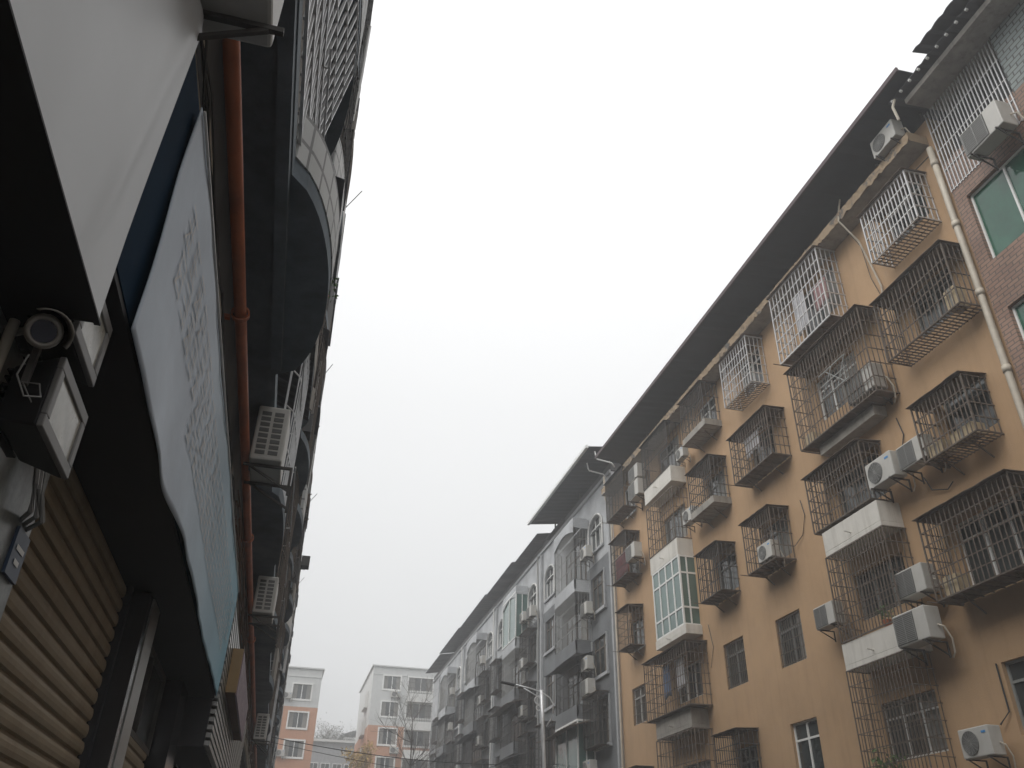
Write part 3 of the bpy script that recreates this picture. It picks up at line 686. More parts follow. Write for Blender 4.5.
MB().bar((-1.0,33,10.9),(-.15,33,10.9),.05).box(-.34,-.02,32.7,33.2,10.95,11.35).build('hanging_box', M['iron_dark'], lf)
# conduits and pipes along the beam
cd = MB(); random.seed(13)
for i, (x, z, w) in enumerate(((-.92,3.32,.05),(-.93,3.5,.03),(-.91,3.62,.025),(-.93,3.18,.07))):
    cd.path([(x+random.uniform(-.01,.01), 0.5+t*1.5, z+random.uniform(-.02,.02)) for t in range(0, 40)], w, 6)
cd.build('conduit', M['pvc'], lf)
cb = MB()
for i in range(9):
    z = 3.3+.06*i; x = -.86+random.uniform(-.03,.03)
    cb.path([(x+random.uniform(-.03,.03), 9+t*.8, z+random.uniform(-.07,.07)) for t in range(0, 40)], random.uniform(.012,.03), 5)
cb.build('cable_bundle', M['brown'], lf)
cb = MB()
for i in range(4):
    cb.path([(-.88+random.uniform(-.02,.02), 2.5+t*.35, 3.5+random.uniform(-.06,.05)) for t in range(0, 20)], .014, 5)
cb.path([(-.9,4.2+.12*math.cos(t*.5), 3.42+.1*math.sin(t*.5)) for t in range(26)], .014, 5)
cb.build('cable_bundle', M['black'], lf)
# shop fronts
def shutter(y0, y1, z1, x, par, m='shutter'):
    b = MB(); z = G; p = .105
    prof = []
    while z < z1:
        prof += [(x-.02, z), (x-.02, z+.018), (x, z+.026), (x+.006, z+.05), (x+.006, z+.075), (x, z+.098)]; z += p
    n = len(b.v)
    for (xx, zz) in prof: b.v += [(xx,y0,zz),(xx,y1,zz)]
    for i in range(len(prof)-1): b.f.append((2*i, 2*i+1, 2*i+3, 2*i+2))
    return b.build('shop_shutter', M[m], par)
MB().box(-1.28,-1.225,6.44,6.499,G,1.9).build('shutter_rail', M['black_panel'], lf); MB().box(-1.28,-1.225,3.6,3.66,G,1.9).build('shutter_rail', M['black_panel'], lf)
shutter(3.66,6.44,1.9,-1.27,lf); shutter(7.4,9.4,1.05,-1.27,lf); shutter(12.4,16,1.9,-1.27,lf,'alu'); shutter(16.6,20,1.9,-1.27,lf)
shutter(-1,2.4,1.9,-1.27,lf,'shutter')
MB().box(-1.35,-1.10,2.5,3.52,G,1.6).build('stone_pillar', M['marble'], lf)
for ya, yb_ in ((6.5,6.62),(9.6,10.3),(16.05,16.55),(20.05,20.6)): MB().box(-1.35,-1.10,ya,yb_,G,1.85).build('tiled_pillar', M['black_tile'], lf)
MB().box(-1.35,-1.095,6.68,7.05,G,1.86).build('steel_post', M['alu'], lf)
window_x(lf, -1.26, 7.3, 9.5, 1.1, 1.85, sgn=-1, frame='iron_dark'); MB().box(-1.34,-1.30,10.3,12.3,G,1.9).build('shop_glass', M['glass'], lf)
for yy in range(21, 74, 4): shutter(yy,yy+3.4,1.9,-1.27,lf, 'alu' if yy%8 == 1 else 'shutter')
pl = MB().box(-1.098,-1.085,3.34,3.5,.98,1.16).build('number_plate', M['blue_plate'])
tag(pl, 'small blue enamel plate on the grey marble pillar beside the roller shutter', 'sign')
MB().box(-1.083,-1.082,3.37,3.47,1.08,1.10).box(-1.083,-1.082,3.39,3.45,1.03,1.05).build('plate_marking', M['white'], pl)

# ============================================================ SIGNS ON THE LEFT
ws = thing('shop_sign', (-.8,0,1.6), 'large plain white shop sign board overhead at the upper left, black underneath', 'sign')
random.seed(4)
def wsf(u, v):
    y = -4+6.53*u; z = 1.6+1.55*v
    return (-.806+.010*math.sin(y*2.2+v*2.5)*v+min(1,v*4)*(.003*math.sin(y*9+v*3)+.016*math.exp(-((y-2.18-.25*v)/.07)**2)+.010*math.exp(-((y-1.6-.3*v)/.12)**2)), y, z)
MB().sheet(220, 16, wsf).build('sign_face', M['sign_w'], ws, smooth=True)
MB().box(-1.34,-.815,-4,2.53,1.6,3.04).build('sign_box', M['black_panel'], ws)
MB().box(-.815,-.795,-4,2.53,1.592,1.60).build('sign_edge', M['black_panel'], ws)
nb = thing('shop_sign', (-.82,5,1.86), 'dark navy shop fascia box behind the long faded blue banner', 'sign')
MB().box(-1.34,-.83,2.56,10.58,1.90,3.16).build('sign_box', M['navy'], nb); MB().box(-1.34,-.835,2.565,10.575,1.87,1.897).build('underside', M['black_panel'], nb)
bn = thing('banner', (-.8,6.5,1.8), 'long faded pale blue cloth banner with illegible beige lettering, sagging at its lower edge', 'banner')
def bnx(y, z):
    s_ = max(0, (2.25-z)/.45); f = math.sin(y*4.1+z*3)*.5+.5
    return -.80+.03*s_*f*max(0, 1-abs(y-4.6)/2.6)+.006*math.sin(y*2.1+z*4)+.002*math.sin(y*9-z*8)
def bnf(u, v):
    y = 2.90+7.58*u
    zb = 1.86-.09*math.exp(-((y-4.0)/.9)**2)+.012*math.sin(y*1.3)
    z = zb+(3.10-zb)*v; return (bnx(y, z), y, z)
bno = MB().sheet(200, 30, bnf, t=(-.006,0,0)).build('cloth', M['banner'], bn, smooth=True)
MB().bar((-.79,2.92,3.095),(-.79,10.48,3.095), .012).build('hem', M['banner_ink'], bn)
random.seed(8)
gl_ = MB()
def stroke(y0, z0, y1, z1, w):
    dy, dz = y1-y0, z1-z0; L_ = math.hypot(dy, dz); ny, nz = -dz/L_*w/2, dy/L_*w/2
    x = max(bnx(y0, z0), bnx(y1, z1))+.006
    gl_.quad((x,y0+ny,z0+nz),(x,y0-ny,z0-nz),(x,y1-ny,z1-nz),(x,y1+ny,z1+nz))
def glyph(yc, zc, s, w):
    # a block of brush strokes, too faded to read
    for i in range(3): z = zc-s*.36+s*.36*i; stroke(yc-s*.40, z, yc+s*.40, z+.05*s, w)
    for i in random.sample((-.3,-.1,.12,.32), random.choice((2,3))): stroke(yc+s*i, zc-s*.44, yc+s*i+.04*s, zc+s*.44, w)
    if random.random() < .6: stroke(yc, zc, yc-s*.40, zc-s*.45, w)
    if random.random() < .6: stroke(yc, zc, yc+s*.42, zc-s*.45, w)
for row, (zc, sz, n_, y0_) in enumerate(((2.72,.25,25,3.35),(2.49,.23,27,3.4),(2.28,.19,25,4.6))):
    gl_ = MB()
    for i in range(n_): glyph(y0_+sz*1.1*i, zc, sz, .011)
    gl_.build('lettering', M['banner_ink'], bn)
fs = thing('shop_sign', (-.8,15,1.7), 'black boxed shop fascia with ribbed metal front beyond the blue banner', 'sign')
b = MB().box(-1.34,-.86,10.64,20,1.36,3.0); b.build('sign_box', M['black_panel'], fs)
b = MB()
for i in range(19): b.box(-.858,-.80,10.66,19.98,1.38+.085*i,1.38+.085*i+.05)
b.build('ribbed_front', M['alu'], fs)
yb = thing('light_box', (-.7,13,2.1), 'ochre sided shop light box with mottled purple face on the ribbed fascia', 'sign')
MB().box(-.798,-.68,11.55,15.6,2.12,2.66).build('box_frame', M['brown'], yb); MB().box(-.798,-.665,11.5,11.547,2.12,2.66).build('end_panel', M['yellow'], yb)
MB().box(-.678,-.655,11.56,15.55,2.10,2.64).build('sign_face', M['pinkish'], yb)
tag(MB().path([(-.8,t*1.5-3,3.76) for t in range(0, 30)], .092, 12).build('gas_pipe', M['gas'], smooth=True), 'long orange gas pipe running along the dark soffit above the signs', 'pipe')
for y, lb in ((5.5,'rusty orange clamp nearest the eye, holding the gas pipe to the wall'),(10.4,'middle rusty orange clamp on the gas pipe, past the louvred unit'),(15.5,'farthest rusty orange clamp on the gas pipe')):
    tag(MB().disc((-.8,y,3.76),'y',.070,.04,16,.057).box(-1.0,-.868,y-.02,y+.02,3.70,3.73).build('pipe_clamp', M['gas']), lb, 'clamp', 'clamps on the gas pipe')

# floodlights and camera under the white sign
def floodlight(x, yc, zc, wy, hz, label):
    t = thing('floodlight', (x,yc,zc), label, 'floodlight', 'floodlights under the white sign')
    b = MB(); b.sheet(1,1,lambda u,v:(x-.03,yc-wy/2+wy*u,zc-hz/2+hz*v)); b.v = []; b.f = []
    y0,y1,z0,z1 = yc-wy/2,yc+wy/2,zc-hz/2,zc+hz/2
    k = [(x-.02,y0,z0),(x-.02,y1,z0),(x-.02,y1,z1),(x-.02,y0,z1),(x-.16,y0+.05,z0+.03),(x-.16,y1-.05,z0+.03),(x-.16,y1-.05,z1-.03),(x-.16,y0+.05,z1-.03)]
    b.v = k; b.f = [(0,1,5,4),(1,2,6,5),(2,3,7,6),(3,0,4,7),(4,5,6,7),(0,3,2,1)]
    b.build('housing', M['lampbody'], t, bevel=.008)
    fins = MB()
    for i in range(8): z = z0+.03+(hz-.06)*i/7; fins.box(x-.19,x-.162,y0+.08,y1-.08,z-.004,z+.004)
    fins.build('cooling_fins', M['lampbody'], t)
    w = .045; f = MB().box(x-.02,x,y0,y1,z0,z0+w).box(x-.02,x,y0,y1,z1-w,z1).box(x-.02,x,y0,y0+w,z0+w,z1-w).box(x-.02,x,y1-w,y1,z0+w,z1-w)
    f.build('bezel', M['lampframe'], t, bevel=.004)
    MB().box(x-.018,x-.008,y0+w,y1-w,z0+w,z1-w).build('glass', M['lampglass'], t)
    MB().bar((x-.09,y0-.012,zc),(x-.09,y0-.012,z1+.1),.02).bar((x-.09,y1+.012,zc),(x-.09,y1+.012,z1+.1),.02).bar((x-.09,y0-.012,z1+.1),(x-.09,y1+.012,z1+.1),.02).bar((x-.09,yc,z1+.1),(x-.3,yc,z1+.12),.02).build('bracket', M['lampframe'], t)
    return t
floodlight(-.88, 2.80, 1.36, .42, .26, 'larger black floodlight with pale lens hanging below the bullet camera')
floodlight(-.86, 2.71, 1.68, .36, .26, 'black floodlight half hidden behind the corner of the white sign')
cc = thing('security_camera', (-.92,2.36,1.5), 'grey bullet security camera with dark round lens under the black sign soffit', 'camera')
cc.location = (-.92,2.44,1.485); cc.scale = (.72,.72,.72); cc.rotation_euler = Vector((-.92,2.36,1.5)).to_track_quat('Y', 'Z').to_euler()
b = MB(); n = 20
for (yy, r) in ((-.07,.052),(-.09,.062),(-.03,.078),(.14,.078),(.18,.05)):
    for i in range(n): a = 2*math.pi*i/n; b.v.append((r*math.cos(a), yy, r*math.sin(a)))
for q in range(4):
    for i in range(n): b.f.append((q*n+i, q*n+(i+1)%n, (q+1)*n+(i+1)%n, (q+1)*n+i))
b.f.append(tuple(4*n+i for i in range(n))); b.build('camera_body', M['cctv'], cc, smooth=True, local=True)
MB().disc((0,-.065,0),'y',.05,.012,24).build('lens', M['lens'], cc, local=True)
hd = MB(); m_ = 12
for (yy, k_) in ((-.14,1),(.16,1)):
    for i in range(m_+1): a = R(-25)+R(150)*i/m_; hd.v.append((.098*math.cos(a)+(.012 if yy<0 else 0), yy+(.05 if yy<0 and i<3 else 0), .098*math.sin(a)))
for i in range(m_): hd.f.append((i, i+1, m_+1+i+1, m_+1+i))
ho_ = hd.build('hood', M['cctv'], cc, smooth=True, local=True); sm = ho_.modifiers.new('thickness','SOLIDIFY'); sm.thickness = .006
MB().path([(0,.17,0),(-.03,.26,.0),(-.1,.32,-.05),(-.25,.36,-.05)], .04, 8).build('arm', M['cctv'], cc, local=True)
tag(MB().path([(-.94,2.45,1.40),(-.955,2.46,1.33),(-.93,2.5,1.28),(-.90,2.55,1.31),(-.92,2.56,1.36),(-.97,2.56,1.36),(-.93,2.62,1.30),(-.9,2.66,1.36)], .006, 6).build('loose_cable', M['ac_mid']), 'thin pale cable looping below the bullet camera', 'cable')
tag(MB().path([(-1.06,2.56,z) for z in (1.58,1.4,1.2,1.1,.5,-.5,G)], .035, 10).build('conduit_pipe', M['pvc'], smooth=True), 'vertical pale plastic conduit beside the bullet camera', 'pipe')
cw = MB()
for i in range(3): cw.path([(-1.07+.01*i,3.15+.04*i,1.5),(-1.04,3.2+.05*i,1.28),(-1.05+.01*i,3.28+.05*i,1.2),(-1.10,3.36+.05*i,1.19),(-1.15,3.38+.05*i,1.25)], .022, 6)
tag(cw.build('cable_bundle', M['ac_mid']), 'bundle of dull cables drooping below the larger floodlight beside the marble pillar', 'cable')

# ============================================================ AIR CONDITIONERS
def make_ac(square=False, louvre=False):
    o = bpy.data.objects.new('air_conditioner', None); col.objects.link(o); o.empty_display_size = .2
    # local: front towards -x, width along y, base at z=0; body .80 x .30 x .56
    MB().box(-.15,.15,-.40,.40,.03,.56).build('casing', M['ac'], o, bevel=.018, local=True)
    if square:
        MB().box(-.158,-.148,-.12,.385,.06,.53).build('fan_opening', M['ac_dark'], o, local=True)
        r = MB()
        for i in range(16): z = .075+i*.029; r.box(-.166,-.159,-.115,.38,z,z+.012)
        for y in (-.1,.13,.36): r.box(-.164,-.1585,y-.006,y+.006,.065,.525)
        r.build('fan_guard', M['ac_mid'], o, local=True)
    else:
        MB().disc((-.155,.12,.295),'x',.215,.012,28).build('fan_opening', M['ac_dark'], o, local=True)
        r = MB()
        for rr in (.03,.06,.09,.12,.15,.18,.208): r.disc((-.166,.12,.295),'x',rr+.005,.008,24,rr-.003)
        for i in range(8): a = math.pi*i/8; r.bar((-.168,.12+.212*math.cos(a),.295+.212*math.sin(a)),(-.168,.12-.212*math.cos(a),.295-.212*math.sin(a)),.007)
        r.build('fan_guard', M['ac_mid'], o, local=True)
    if louvre:
        s = MB()
        for i in range(2):
            for j in range(8): s.box(-.11+i*.12,-.02+i*.12,-.407,-.399,.08+j*.055,.08+j*.055+.036)
        s.build('side_louvres', M['ac_dark'], o, local=True)
    if not square: MB().box(-.156,-.149,-.33,-.22,.43,.47).build('sticker', M['sticker'], o, local=True)
    for y in (-.28,.28):
        MB().bar((-.2,y,.01),(.26,y,.01),.025).bar((.25,y,.01),(.25,y,-.24),.025).bar((-.14,y,0),(.25,y,-.2),.02).build('bracket', M['iron_dark'], o, local=True)
    if not louvre: MB().path([(.05,-.41,.25),(.08,-.50,.2),(.16,-.52,.0),(.2,-.46,-.2),(.24,-.35,-.25)],.03,6).build('pipe', M['pvc'], o, local=True)
    return o
PROTO = {}
def ac(x, y, z, label, group, s=1.0, rz=0, sc=None, kind='round'):
    if 'left block' in group: kind = 'louvre'
    if kind in PROTO: o = copy_tree(PROTO[kind])
    else: o = PROTO[kind] = make_ac(kind == 'square', kind == 'louvre')
    o.location = (x,y,z); o.rotation_euler = (0,0,rz); o.scale = sc or (s,s,s)
    tag(o, label, 'air conditioner', group); return o
g1 = 'air conditioner units on the ochre block'
ac(13.0,15.15,8.45,'white unit with round grille on the wall between two cages, left of a similar unit', g1, 1.2)
ac(13.05,14.1,8.45,'greyish unit right beside the round-grille one, next to the cage holding boxes', g1, 1.1, kind='square')
ac(12.9,12.1,16.55,'small unit standing on the broken cornice just under the dark eave', g1, 1.1)
ac(13.1,15.15,5.75,'white unit at the upper right corner of the white-based balcony cage', g1, 1.15, kind='square')
ac(12.95,15.25,4.72,'largest unit, in front of the right end of the white balcony parapet', g1, 1.3, kind='square')
ac(13.1,18.5,5.95,'small unit on the plain wall left of the white-based balcony', g1, 1.05, kind='square')
ac(13.1,14.45,2.4,'unit low on the wall below a vertical cable stub, right of the lowest balcony', g1, 1.0)
ac(13.1,15.25,10.9,'unit standing inside the right end of the widest dark cage', g1, 1.35, kind='square')
ac(13.1,30.15,15.25,'upper of two stacked units beside the far dark cage under the eave', g1, 1.2, kind='square')
ac(13.1,30.2,14.45,'lower of two stacked units beside the far dark cage under the eave', g1, 1.35, kind='square')
ac(13.0,30.75,11.9,'tilted unit at the right corner of the far cage with maroon cloth', g1, 1.2, kind='square')
ac(13.0,25.35,11.45,'small round-grilled unit at the left end of a cage with concrete tray', g1, .95)
ac(13.1,25.75,14.2,'little unit on the top end of the upper white parapet', g1, .8)
ac(12.95,20.6,8.42,'unit inside the small cage two floors above the plain barred window', g1, .95)
ac(12.98,9.55,14.05,'big white unit hanging under the steel railing of the pink brick building', 'air conditioner on the brick building', 1.35, kind='square')
g2 = 'air conditioner units on the grey block'
ac(13.1,37.0,14.1,'unit beside the first arched window at the top of the grey block', g2, 1.1)
ac(13.1,37.15,11.35,'unit on the grey wall one floor below the arched windows, by the first bay', g2, 1.1, kind='square')
ac(13.1,37.25,8.85,'upper of two units stacked close by the first bay of the grey block', g2, 1.1)
ac(13.1,37.25,7.75,'lower, bigger of two units stacked close by the first bay of the grey block', g2, 1.25, kind='square')
ac(13.1,37.3,4.4,'unit on the grey block just above the lowest awning, nearest the ochre block', g2, 1.2)
lab = {(1,0):'unit between the second bay and the downpipe, level with arched windows', (1,1):'unit by the second bay of the grey block, second floor from top', (1,2):'unit by the second bay of the grey block, behind the lamp arm',
       (2,0):'unit under the eave by the third bay of the grey block', (2,1):'unit by the third bay of the grey block, second floor from top', (2,2):'unit by the third bay of the grey block, third floor from top',
       (3,0):'unit under the eave by the farthest bay of the grey block', (3,1):'unit by the farthest bay of the grey block, second floor from top'}
for (u, j), t in lab.items(): ac(13.08, 37.2+U*u, (14.1,11.35,8.7)[j], t, g2, 1.05)
ac(13.1,46.9,13.9,'unit right beside the pale downpipe below an arched window of the grey block', g2, 1.2, kind='square')
g3 = 'air conditioner units on the dark left block'
ac(-.68,2.2,3.22,'unit seen from below at the very top edge above the white sign', g3, 1, math.pi, (1.1,1.05,1.15))
a1 = ac(-.585,8.15,3.62,'white unit with louvred end hanging beside the orange gas pipe, level with the banner lettering', g3, 1, 0, (1.05,.82,1.15))
ac(-.60,13.7,3.62,'second white unit on the dark left block, beyond the louvred one', g3, 1, 0, (1.05,.9,1.1))
ac(-.60,24.5,3.3,'farthest small white unit on the dark left block, above the shop fronts', g3, 1, 0, (1.05,1,1.2))
g4 = 'air conditioner units on the salmon blocks'
def acf(x, y, z, t, s=1.25): ac(x, y, z, t, g4, s, math.pi/2)
acf(-.3,99.7,18.1,'unit left of the top window of the left salmon and grey block'); acf(-.1,99.7,12.2,'unit left of the third window down on the left salmon block')
acf(11.7,99.7,19.0,'unit under the top window of the right salmon and grey block'); acf(12.1,99.7,13.1,'unit below the upper salmon-level window of the right block')

# ============================================================ small things in the cages
def boxthing(name, x0,x1,y0,y1,z0,z1, m, label, cat, lid=True):
    o = MB().box(x0,x1,y0,y1,z0,z1).build(name, M[m], bevel=.01); tag(o, label, cat)
    if lid: MB().box(x0-.004,x1+.004,(y0+y1)/2-.03,(y0+y1)/2+.03,z0+.01,z1+.004).build('tape', M['curtain'], o)
    return o
boxthing('cardboard_box', 12.92,13.25,12.25,12.9,8.36,8.62,'cardboard','flat cardboard box at the right end of the cage with two boxes','box')
boxthing('cardboard_box', 12.92,13.25,13.15,13.6,8.36,8.66,'cardboard','cardboard box at the left end of the cage with two boxes','box')
boxthing('cardboard_box', 12.92,13.2,11.62,11.95,11.22,11.75,'cardboard','tall pale box at the right corner of the cage under the steel cage','box')
boxthing('cardboard_box', 12.92,13.25,13.75,14.2,5.46,5.85,'cardboard','pale box at the left corner of the wide lowest right cage','box')
boxthing('cardboard_box', 12.92,13.2,17.5,17.9,10.8,11.1,'cardboard','small brown box at the left corner of the widest dark cage','box')
def cloth(x, y0, y1, z0, z1, m, label):
    n = 24; f = random.uniform(15, 30)
    o = MB().sheet(n, 6, lambda u, v: (x+.03*math.sin(u*f)*(1-v*.7), y0+(y1-y0)*u, z0+.05*math.sin(u*5)*(1-v)+(z1-z0)*v), t=(.006,0,0)).build('hanging_laundry', M[m], smooth=True)
    tag(o, label, 'laundry'); MB().bar((x,y0-.2,z1+.02),(x,y1+.2,z1+.02),.02).build('hanging_rod', M['steel'], o); return o
random.seed(2)
cloth(13.15,15.9,16.5,14.6,15.4,'pinkcloth','pink cloth hanging in the tall steel cage below the eave')
cloth(13.15,17.0,17.5,14.4,15.7,'paleCloth','pale grey cloth hanging in the tall steel cage below the eave')
cloth(12.95,31.3,32.7,11.65,12.6,'red','maroon cloth covering the far cage next to the grey block')
cloth(13.1,27.2,27.8,6.2,7.2,'paleCloth','pale shirt hanging in the widest cage of the far balcony column')
cloth(13.05,28.3,28.9,6.1,7.2,'blueCloth','dark blue cloth hanging in the widest cage of the far balcony column')
cloth(13.1,20.4,21.3,12.1,12.7,'paleCloth','pale cloth hung at the top of the cage with a ragged roof')
# folding rack inside the widest dark cage
rk = MB()
for z in (11.6,11.95,12.3):
    rk.bar((12.8,15.4,z),(12.8,16.6,z),.022)
rk.bar((12.8,15.4,12.3),(12.8,15.9,11.6),.02); rk.bar((12.8,16.0,12.3),(12.8,16.6,11.6),.02); rk.bar((12.8,15.6,11.6),(12.8,16.3,12.3),.02)
tag(rk.build('drying_rack', M['frame']), 'zigzag metal drying rack fixed on the front of the widest dark cage', 'rack')
# bird's nest of pots: plants
def plant(x, y, z, s, label, m='leaf'):
    t = thing('potted_plant', (x,y,z), label, 'plant')
    n = 12; b = MB()
    for (h, r) in ((0,.09),(.18,.12)):
        for i in range(n): a = 2*math.pi*i/n; b.v.append((x+r*s*math.cos(a), y+r*s*math.sin(a), z+h*s))
    for i in range(n): b.f.append((i,(i+1)%n,n+(i+1)%n,n+i))
    b.f.append(tuple(range(n))); b.build('pot', M['gas'], t)
    l = MB()
    for i in range(140):
        d = Vector((random.gauss(0,1),random.gauss(0,1),random.gauss(.5,.8))).normalized(); c = Vector((x,y,z+.35*s))+d*s*random.uniform(.05,.32)
        u = Vector((random.gauss(0,1),random.gauss(0,1),random.gauss(0,1))).normalized(); v = d.cross(u).normalized(); r = .045*s
        l.quad(c-u*r, c-v*r*.5, c+u*r, c+v*r*.5)
    l.build('leaves', M[m], t); return t
plant(-0.28,6.63,4.8,.6,'green leafy plant on the curved balcony of the dark left block')
plant(12.97,16.2,5.38,.8,'leafless-looking small plant pot behind the white parapet bars')['label'] = 'small potted plant behind the bars of the white-based balcony'
plant(13.1,17.3,1.98,1.6,'bushy dark plant in the lowest balcony at the bottom right')

# ============================================================ FAR BLOCKS
def far_block(name_label, x0, x1, Y, Y1, top, zb, wins, extra=None):
    t = thing('apartment_building', ((x0+x1)/2, Y, G), name_label, 'building')
    def face(z0, z1, hs):
        m = MB(); w = wall_holes(0, x0, x1, z0, z1, hs, depth=.15)
        m.v = [(v[1], Y+v[0], v[2]) for v in w.v]; m.f = [tuple(reversed(f)) for f in w.f]
        return m
    up = [h for h in wins if h[2] >= zb]; lo_ = [h for h in wins if h[2] < zb]
    m = face(zb, top, up); m.quad((x0,Y,zb),(x0,Y,top),(x0,Y1,top),(x0,Y1,zb)); m.quad((x1,Y,zb),(x1,Y1,zb),(x1,Y1,top),(x1,Y,top)); m.quad((x0,Y,top),(x1,Y,top),(x1,Y1,top),(x0,Y1,top)); m.quad((x0,Y1,G),(x0,Y1,top),(x1,Y1,top),(x1,Y1,G))
    m.build('upper_wall', M['pale'], t)
    m = face(G, zb, lo_); m.quad((x0,Y,G),(x0,Y,zb),(x0,Y1,zb),(x0,Y1,G)); m.quad((x1,Y,G),(x1,Y1,G),(x1,Y1,zb),(x1,Y,zb)); m.build('lower_wall', M['orange'], t)
    MB().box(x0-.2,x1+.2,Y-.2,Y1,top+.003,top+.14).build('roof_edge', M['pale'], t)
    MB().box(x0+.003,x1-.003,Y-.06,Y-.003,top-.9,top-.8).build('moulding', M['pale'], t)
    for h in wins:
        f = MB(); w = .16; a,b,c,d = h
        for (q,r_,s_,u_) in ((a-w,b+w,c-w,c),(a-w,b+w,d,d+w),(a-w,a,c,d),(b,b+w,c,d)): f.box(q,r_,Y-.08,Y-.003,s_,u_)
        mid = (a+b)/2; f.box(mid-.04,mid+.04,Y+.04,Y+.09,c,d); f.box(a,b,Y+.045,Y+.085,c,c+.06)
        o = f.build('window', M['frame_w'], t)
        MB().quad((a,Y+.1,c),(b,Y+.1,c),(b,Y+.1,d),(a,Y+.1,d)).build('pane', M['glass'], o)
        MB().quad((a,Y+.095,c),(a+(b-a)*.25,Y+.095,c),(a+(b-a)*.25,Y+.095,d),(a,Y+.095,d)).build('curtain', M['curtain'], o); MB().quad((b-(b-a)*.25,Y+.095,c),(b,Y+.095,c),(b,Y+.095,d),(b-(b-a)*.25,Y+.095,d)).build('curtain', M['curtain'], o)
    return t
zz_ = [(18.2,19.8),(15.2,16.8),(12.25,13.9),(9.3,10.95),(6.4,8),(3.4,5)]
o1 = far_block('salmon and grey apartment block at the foot of the dark left block', -6, 3.25, 100, 112, 21.5, 17.4, [(0.25,2.25,*z) for z in zz_]+[(-4.6,-2.6,*z) for z in zz_])
zz2 = [(19.95,21.4),(17.0,18.55),(14.05,15.7),(11.1,12.7),(8.1,9.7),(5.1,6.7)]
o2 = far_block('salmon and pale grey corner block right of the gap, by the grey block', 9.0, 17.5, 100, 116, 22.4, 16.0, [(10.3,12.2,*z) for z in zz2]+[(13.2,16.0,*z) for z in zz2])
# balconies of the right far block
for z in (18.6,15.6,12.6,9.6):
    MB().box(13.0,16.6,99.0,100,z,z+.12).box(13.0,16.6,99.0,99.08,z+.12,z+.9).build('balcony', M['white'], o2)
    c_ = MB()
    for i in range(19): c_.bar((13.05+.195*i,99.04,z+.9),(13.05+.195*i,99.04,z+2.6),.035)
    for q in (1.5,2.1,2.6): c_.bar((13.0,99.04,z+q),(16.6,99.04,z+q),.035)
    c_.build('balcony_cage', M['iron_dark'], o2)
for z in (19.5,16.5,13.5):
    b = MB(); 
    for i in range(12): b.box(8.9,8.99,103.5+.25*i,103.62+.25*i,z-1,z+.8)
    b.box(8.6,8.99,103.4,106.6,z-1.1,z-1.0); b.build('side_balcony', M['white'], o2)
def simple_block(label, x0, x1, Y, Y1, top, m, nwin, zlist, glass='glass', wh=1.5):
    t = thing('building', ((x0+x1)/2, Y, G), label, 'building')
    MB().box(x0,x1,Y,Y1,G,top).build('wall', M[m], t); MB().box(x0-.4,x1+.4,Y-.5,Y1,top+.003,top+.3).build('roof', M['white'], t)
    for z in zlist:
        for i in range(nwin):
            a = x0+.4+(x1-x0-.8)*i/nwin; b = a+(x1-x0-.8)/nwin*.8
            o = MB().box(a,b,Y-.08,Y-.003,z,z+wh).build('window', M['frame_w'], t); MB().box(a+.1,(a+b)/2-.04,Y-.10,Y-.083,z+.1,z+wh-.1).box((a+b)/2+.04,b-.1,Y-.10,Y-.083,z+.1,z+wh-.1).build('pane', M[glass], o)
    return t
simple_block('low grey block with a pale roof edge in the gap between the salmon blocks', 3.4, 12, 124, 134, 17.3, 'grey_trim', 5, [13.2,10.2,7.2,4.2])
fb = simple_block('distant white building with a curved dark roof behind the gap', 10.0, 17, 150, 160, 21.5, 'white', 3, [18.5,15.5])
MB().sheet(20, 1, lambda u, v: (9.0+9*u, 149+10*v, 21.85+1.2*math.sin(math.pi*u*.9)), t=(0,0,.15)).build('curved_roof', M['corr'], fb)

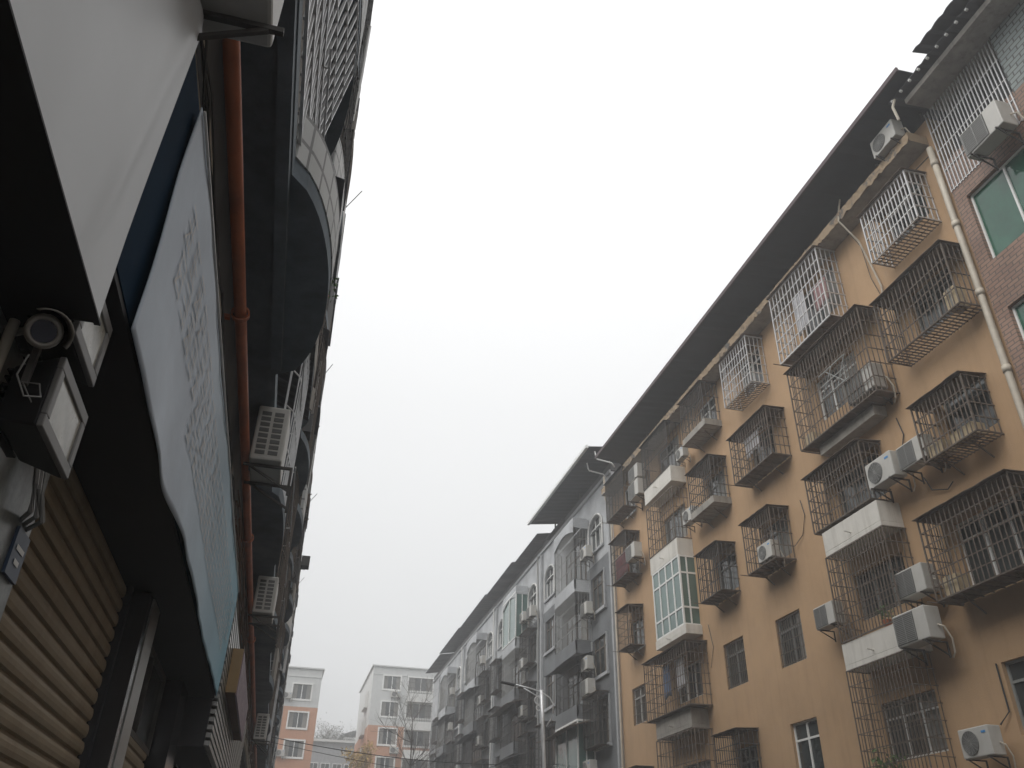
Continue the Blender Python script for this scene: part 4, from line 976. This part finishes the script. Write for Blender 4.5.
# ============================================================ TREES
def tree(name, x, y, z0, h, cr, cm, label, nleaf, seed, leaf=.18, trunk_r=.16, bare=False, limbs=9, group=None):
    random.seed(seed)
    t = thing(name, (x,y,z0), label, 'tree', group)
    b = MB(); pts = []; p = Vector((x,y,z0)); seg_ = 8
    for i in range(seg_+1): pts.append(Vector((x+random.uniform(-.12,.12)*i*.3, y+random.uniform(-.12,.12)*i*.3, z0+h*.86*i/seg_)))
    for i in range(seg_): b.bar(pts[i], pts[i+1]+(pts[i+1]-pts[i])*.05, 2*trunk_r*(1-i/seg_*.8), 6)
    tips = []
    for k in range(limbs):
        i = random.randint(3, seg_); s_ = pts[i]; a = random.uniform(0, 2*math.pi); up_ = random.uniform(.5,1.6)
        d = Vector((math.cos(a), math.sin(a), up_)).normalized(); l = cr*random.uniform(.5,1.05); q = s_
        for j in range(4):
            d2 = (d+Vector((random.uniform(-.25,.25),random.uniform(-.25,.25),random.uniform(-.1,.3)))).normalized(); e = q+d2*l/4
            b.bar(q, e, trunk_r*.55*(1-j*.2), 5); tips.append(e.copy())
            for m_ in range(4 if bare else 2):
                d3 = (d2+Vector((random.gauss(0,.6),random.gauss(0,.6),random.gauss(.3,.4)))).normalized(); e3 = e+d3*l*random.uniform(.2,.45); b.bar(e, e3, trunk_r*.16, 4); tips.append(e3)
                if bare:
                    for _ in range(3):
                        d4 = (d3+Vector((random.gauss(0,.6),random.gauss(0,.6),random.gauss(.3,.4)))).normalized(); b.bar(e3, e3+d4*l*.2, trunk_r*.09, 3)
            q = e; d = d2
    b.build('trunk', M['bark'], t)
    if nleaf:
        l = MB()
        for i in range(nleaf):
            c = random.choice(tips)+Vector((random.gauss(0,1),random.gauss(0,1),random.gauss(0,1)))*cr*.16
            u = Vector((random.gauss(0,1),random.gauss(0,1),random.gauss(0,1))).normalized(); v = u.cross(Vector((random.gauss(0,1),random.gauss(0,1),random.gauss(0,1)))).normalized(); r = leaf*random.uniform(.6,1.2)
            l.quad(c-u*r, c-v*r*.5, c+u*r, c+v*r*.5)
        l.build('crown', M[cm], t)
    return t
tree('bare_tree', 8.6, 62, G, 14, 3.0, None, 'thin leafless tree in front of the right salmon block', 0, 3, bare=True, limbs=16, trunk_r=.10)
tree('yellow_tree', 8.5, 94, G, 14.2, 2.0, 'yleaf', 'small tree with yellow autumn leaves in the gap between the salmon blocks', 2600, 5, leaf=.16)
for i, (x, y, h, lb) in enumerate(((5.3,138,22.6,'hazy leafless tree above the low grey block, nearest the left salmon block'),(7.2,140,23.4,'hazy leafless tree above the low grey block, in the middle of the row'),(9.2,139,22.4,'hazy leafless tree above the low grey block, on the right of the row'))):
    tree('distant_tree', x, y, G, h, 3.4, 'gleaf', lb, 2200, 20+i, leaf=.13, bare=True, limbs=30, group='hazy trees behind the low block')

# ============================================================ STREET LAMP AND CABLES
sl = thing('street_lamp', (8.95,30,G), 'tall thin street lamp with a swept double arm in front of the grey block', 'street lamp')
MB().path([(9.05,30,G),(8.98,30,0),(8.9,30,3),(8.82,30,5),(8.77,30,6.34)], .13, 10).build('pole', M['lamp_pole'], sl, smooth=True)
MB().path([(8.95,30,5.12),(9.12,30,5.35),(9.2,30,5.6),(9.2,30,5.9),(9.08,30,6.1),(8.8,30,6.26),(8.3,30,6.38),(7.75,30,6.46)], .05, 8).path([(8.8,30,6.0),(8.55,30,6.15),(8.1,30,6.36)], .04, 8).build('arm', M['lamp_pole'], sl, smooth=True)
MB().disc((8.66,30,5.98),'y',.16,.03,16,.12).disc((8.66,30,5.72),'y',.1,.03,16,.07).build('scroll', M['lamp_pole'], sl)
MB().sheet(8, 6, lambda u, v: (7.78-.52*u, 30+(v-.5)*.22*(1-.5*u*u), 6.45+.05*math.sin(math.pi*v)+.06*u), t=(0,0,-.035)).build('lamp_head', M['lampbody'], sl)
def sag(a, b, s, w, n=24):
    a = Vector(a); b = Vector(b); return MB().path([a.lerp(b, i/n)-Vector((0,0,s*4*(i/n)*(1-i/n))) for i in range(n+1)], w, 6)
tag(sag((-1.1,40,5.75),(13.5,41,5.4),.45,.035).build('overhead_cable', M['black']), 'upper black cable crossing the street in front of the salmon blocks', 'cable')
tag(sag((-1.1,40,5.55),(13.5,36,3.6),.25,.022).build('overhead_cable', M['black']), 'thinner lower cable crossing the street in front of the salmon blocks', 'cable')

# ============================================================ HAZE
hz = MB().box(-140,180,-90,215,G-1.2,32).build('haze', bpy.data.materials.new('haze_air'))
tag(hz, kind='stuff'); hm = hz.data.materials[0]; hm.use_nodes = True; ht = hm.node_tree; ht.nodes.clear()
ho = ht.nodes.new('ShaderNodeOutputMaterial'); hv = ht.nodes.new('ShaderNodeVolumePrincipled')
hv.inputs['Density'].default_value = .0045; hv.inputs['Color'].default_value = (.93,.95,.97,1); hv.inputs['Anisotropy'].default_value = .2
ht.links.new(hv.outputs[0], ho.inputs['Volume'])
scene.cycles.volume_bounces = 1 if hasattr(scene, 'cycles') else 0
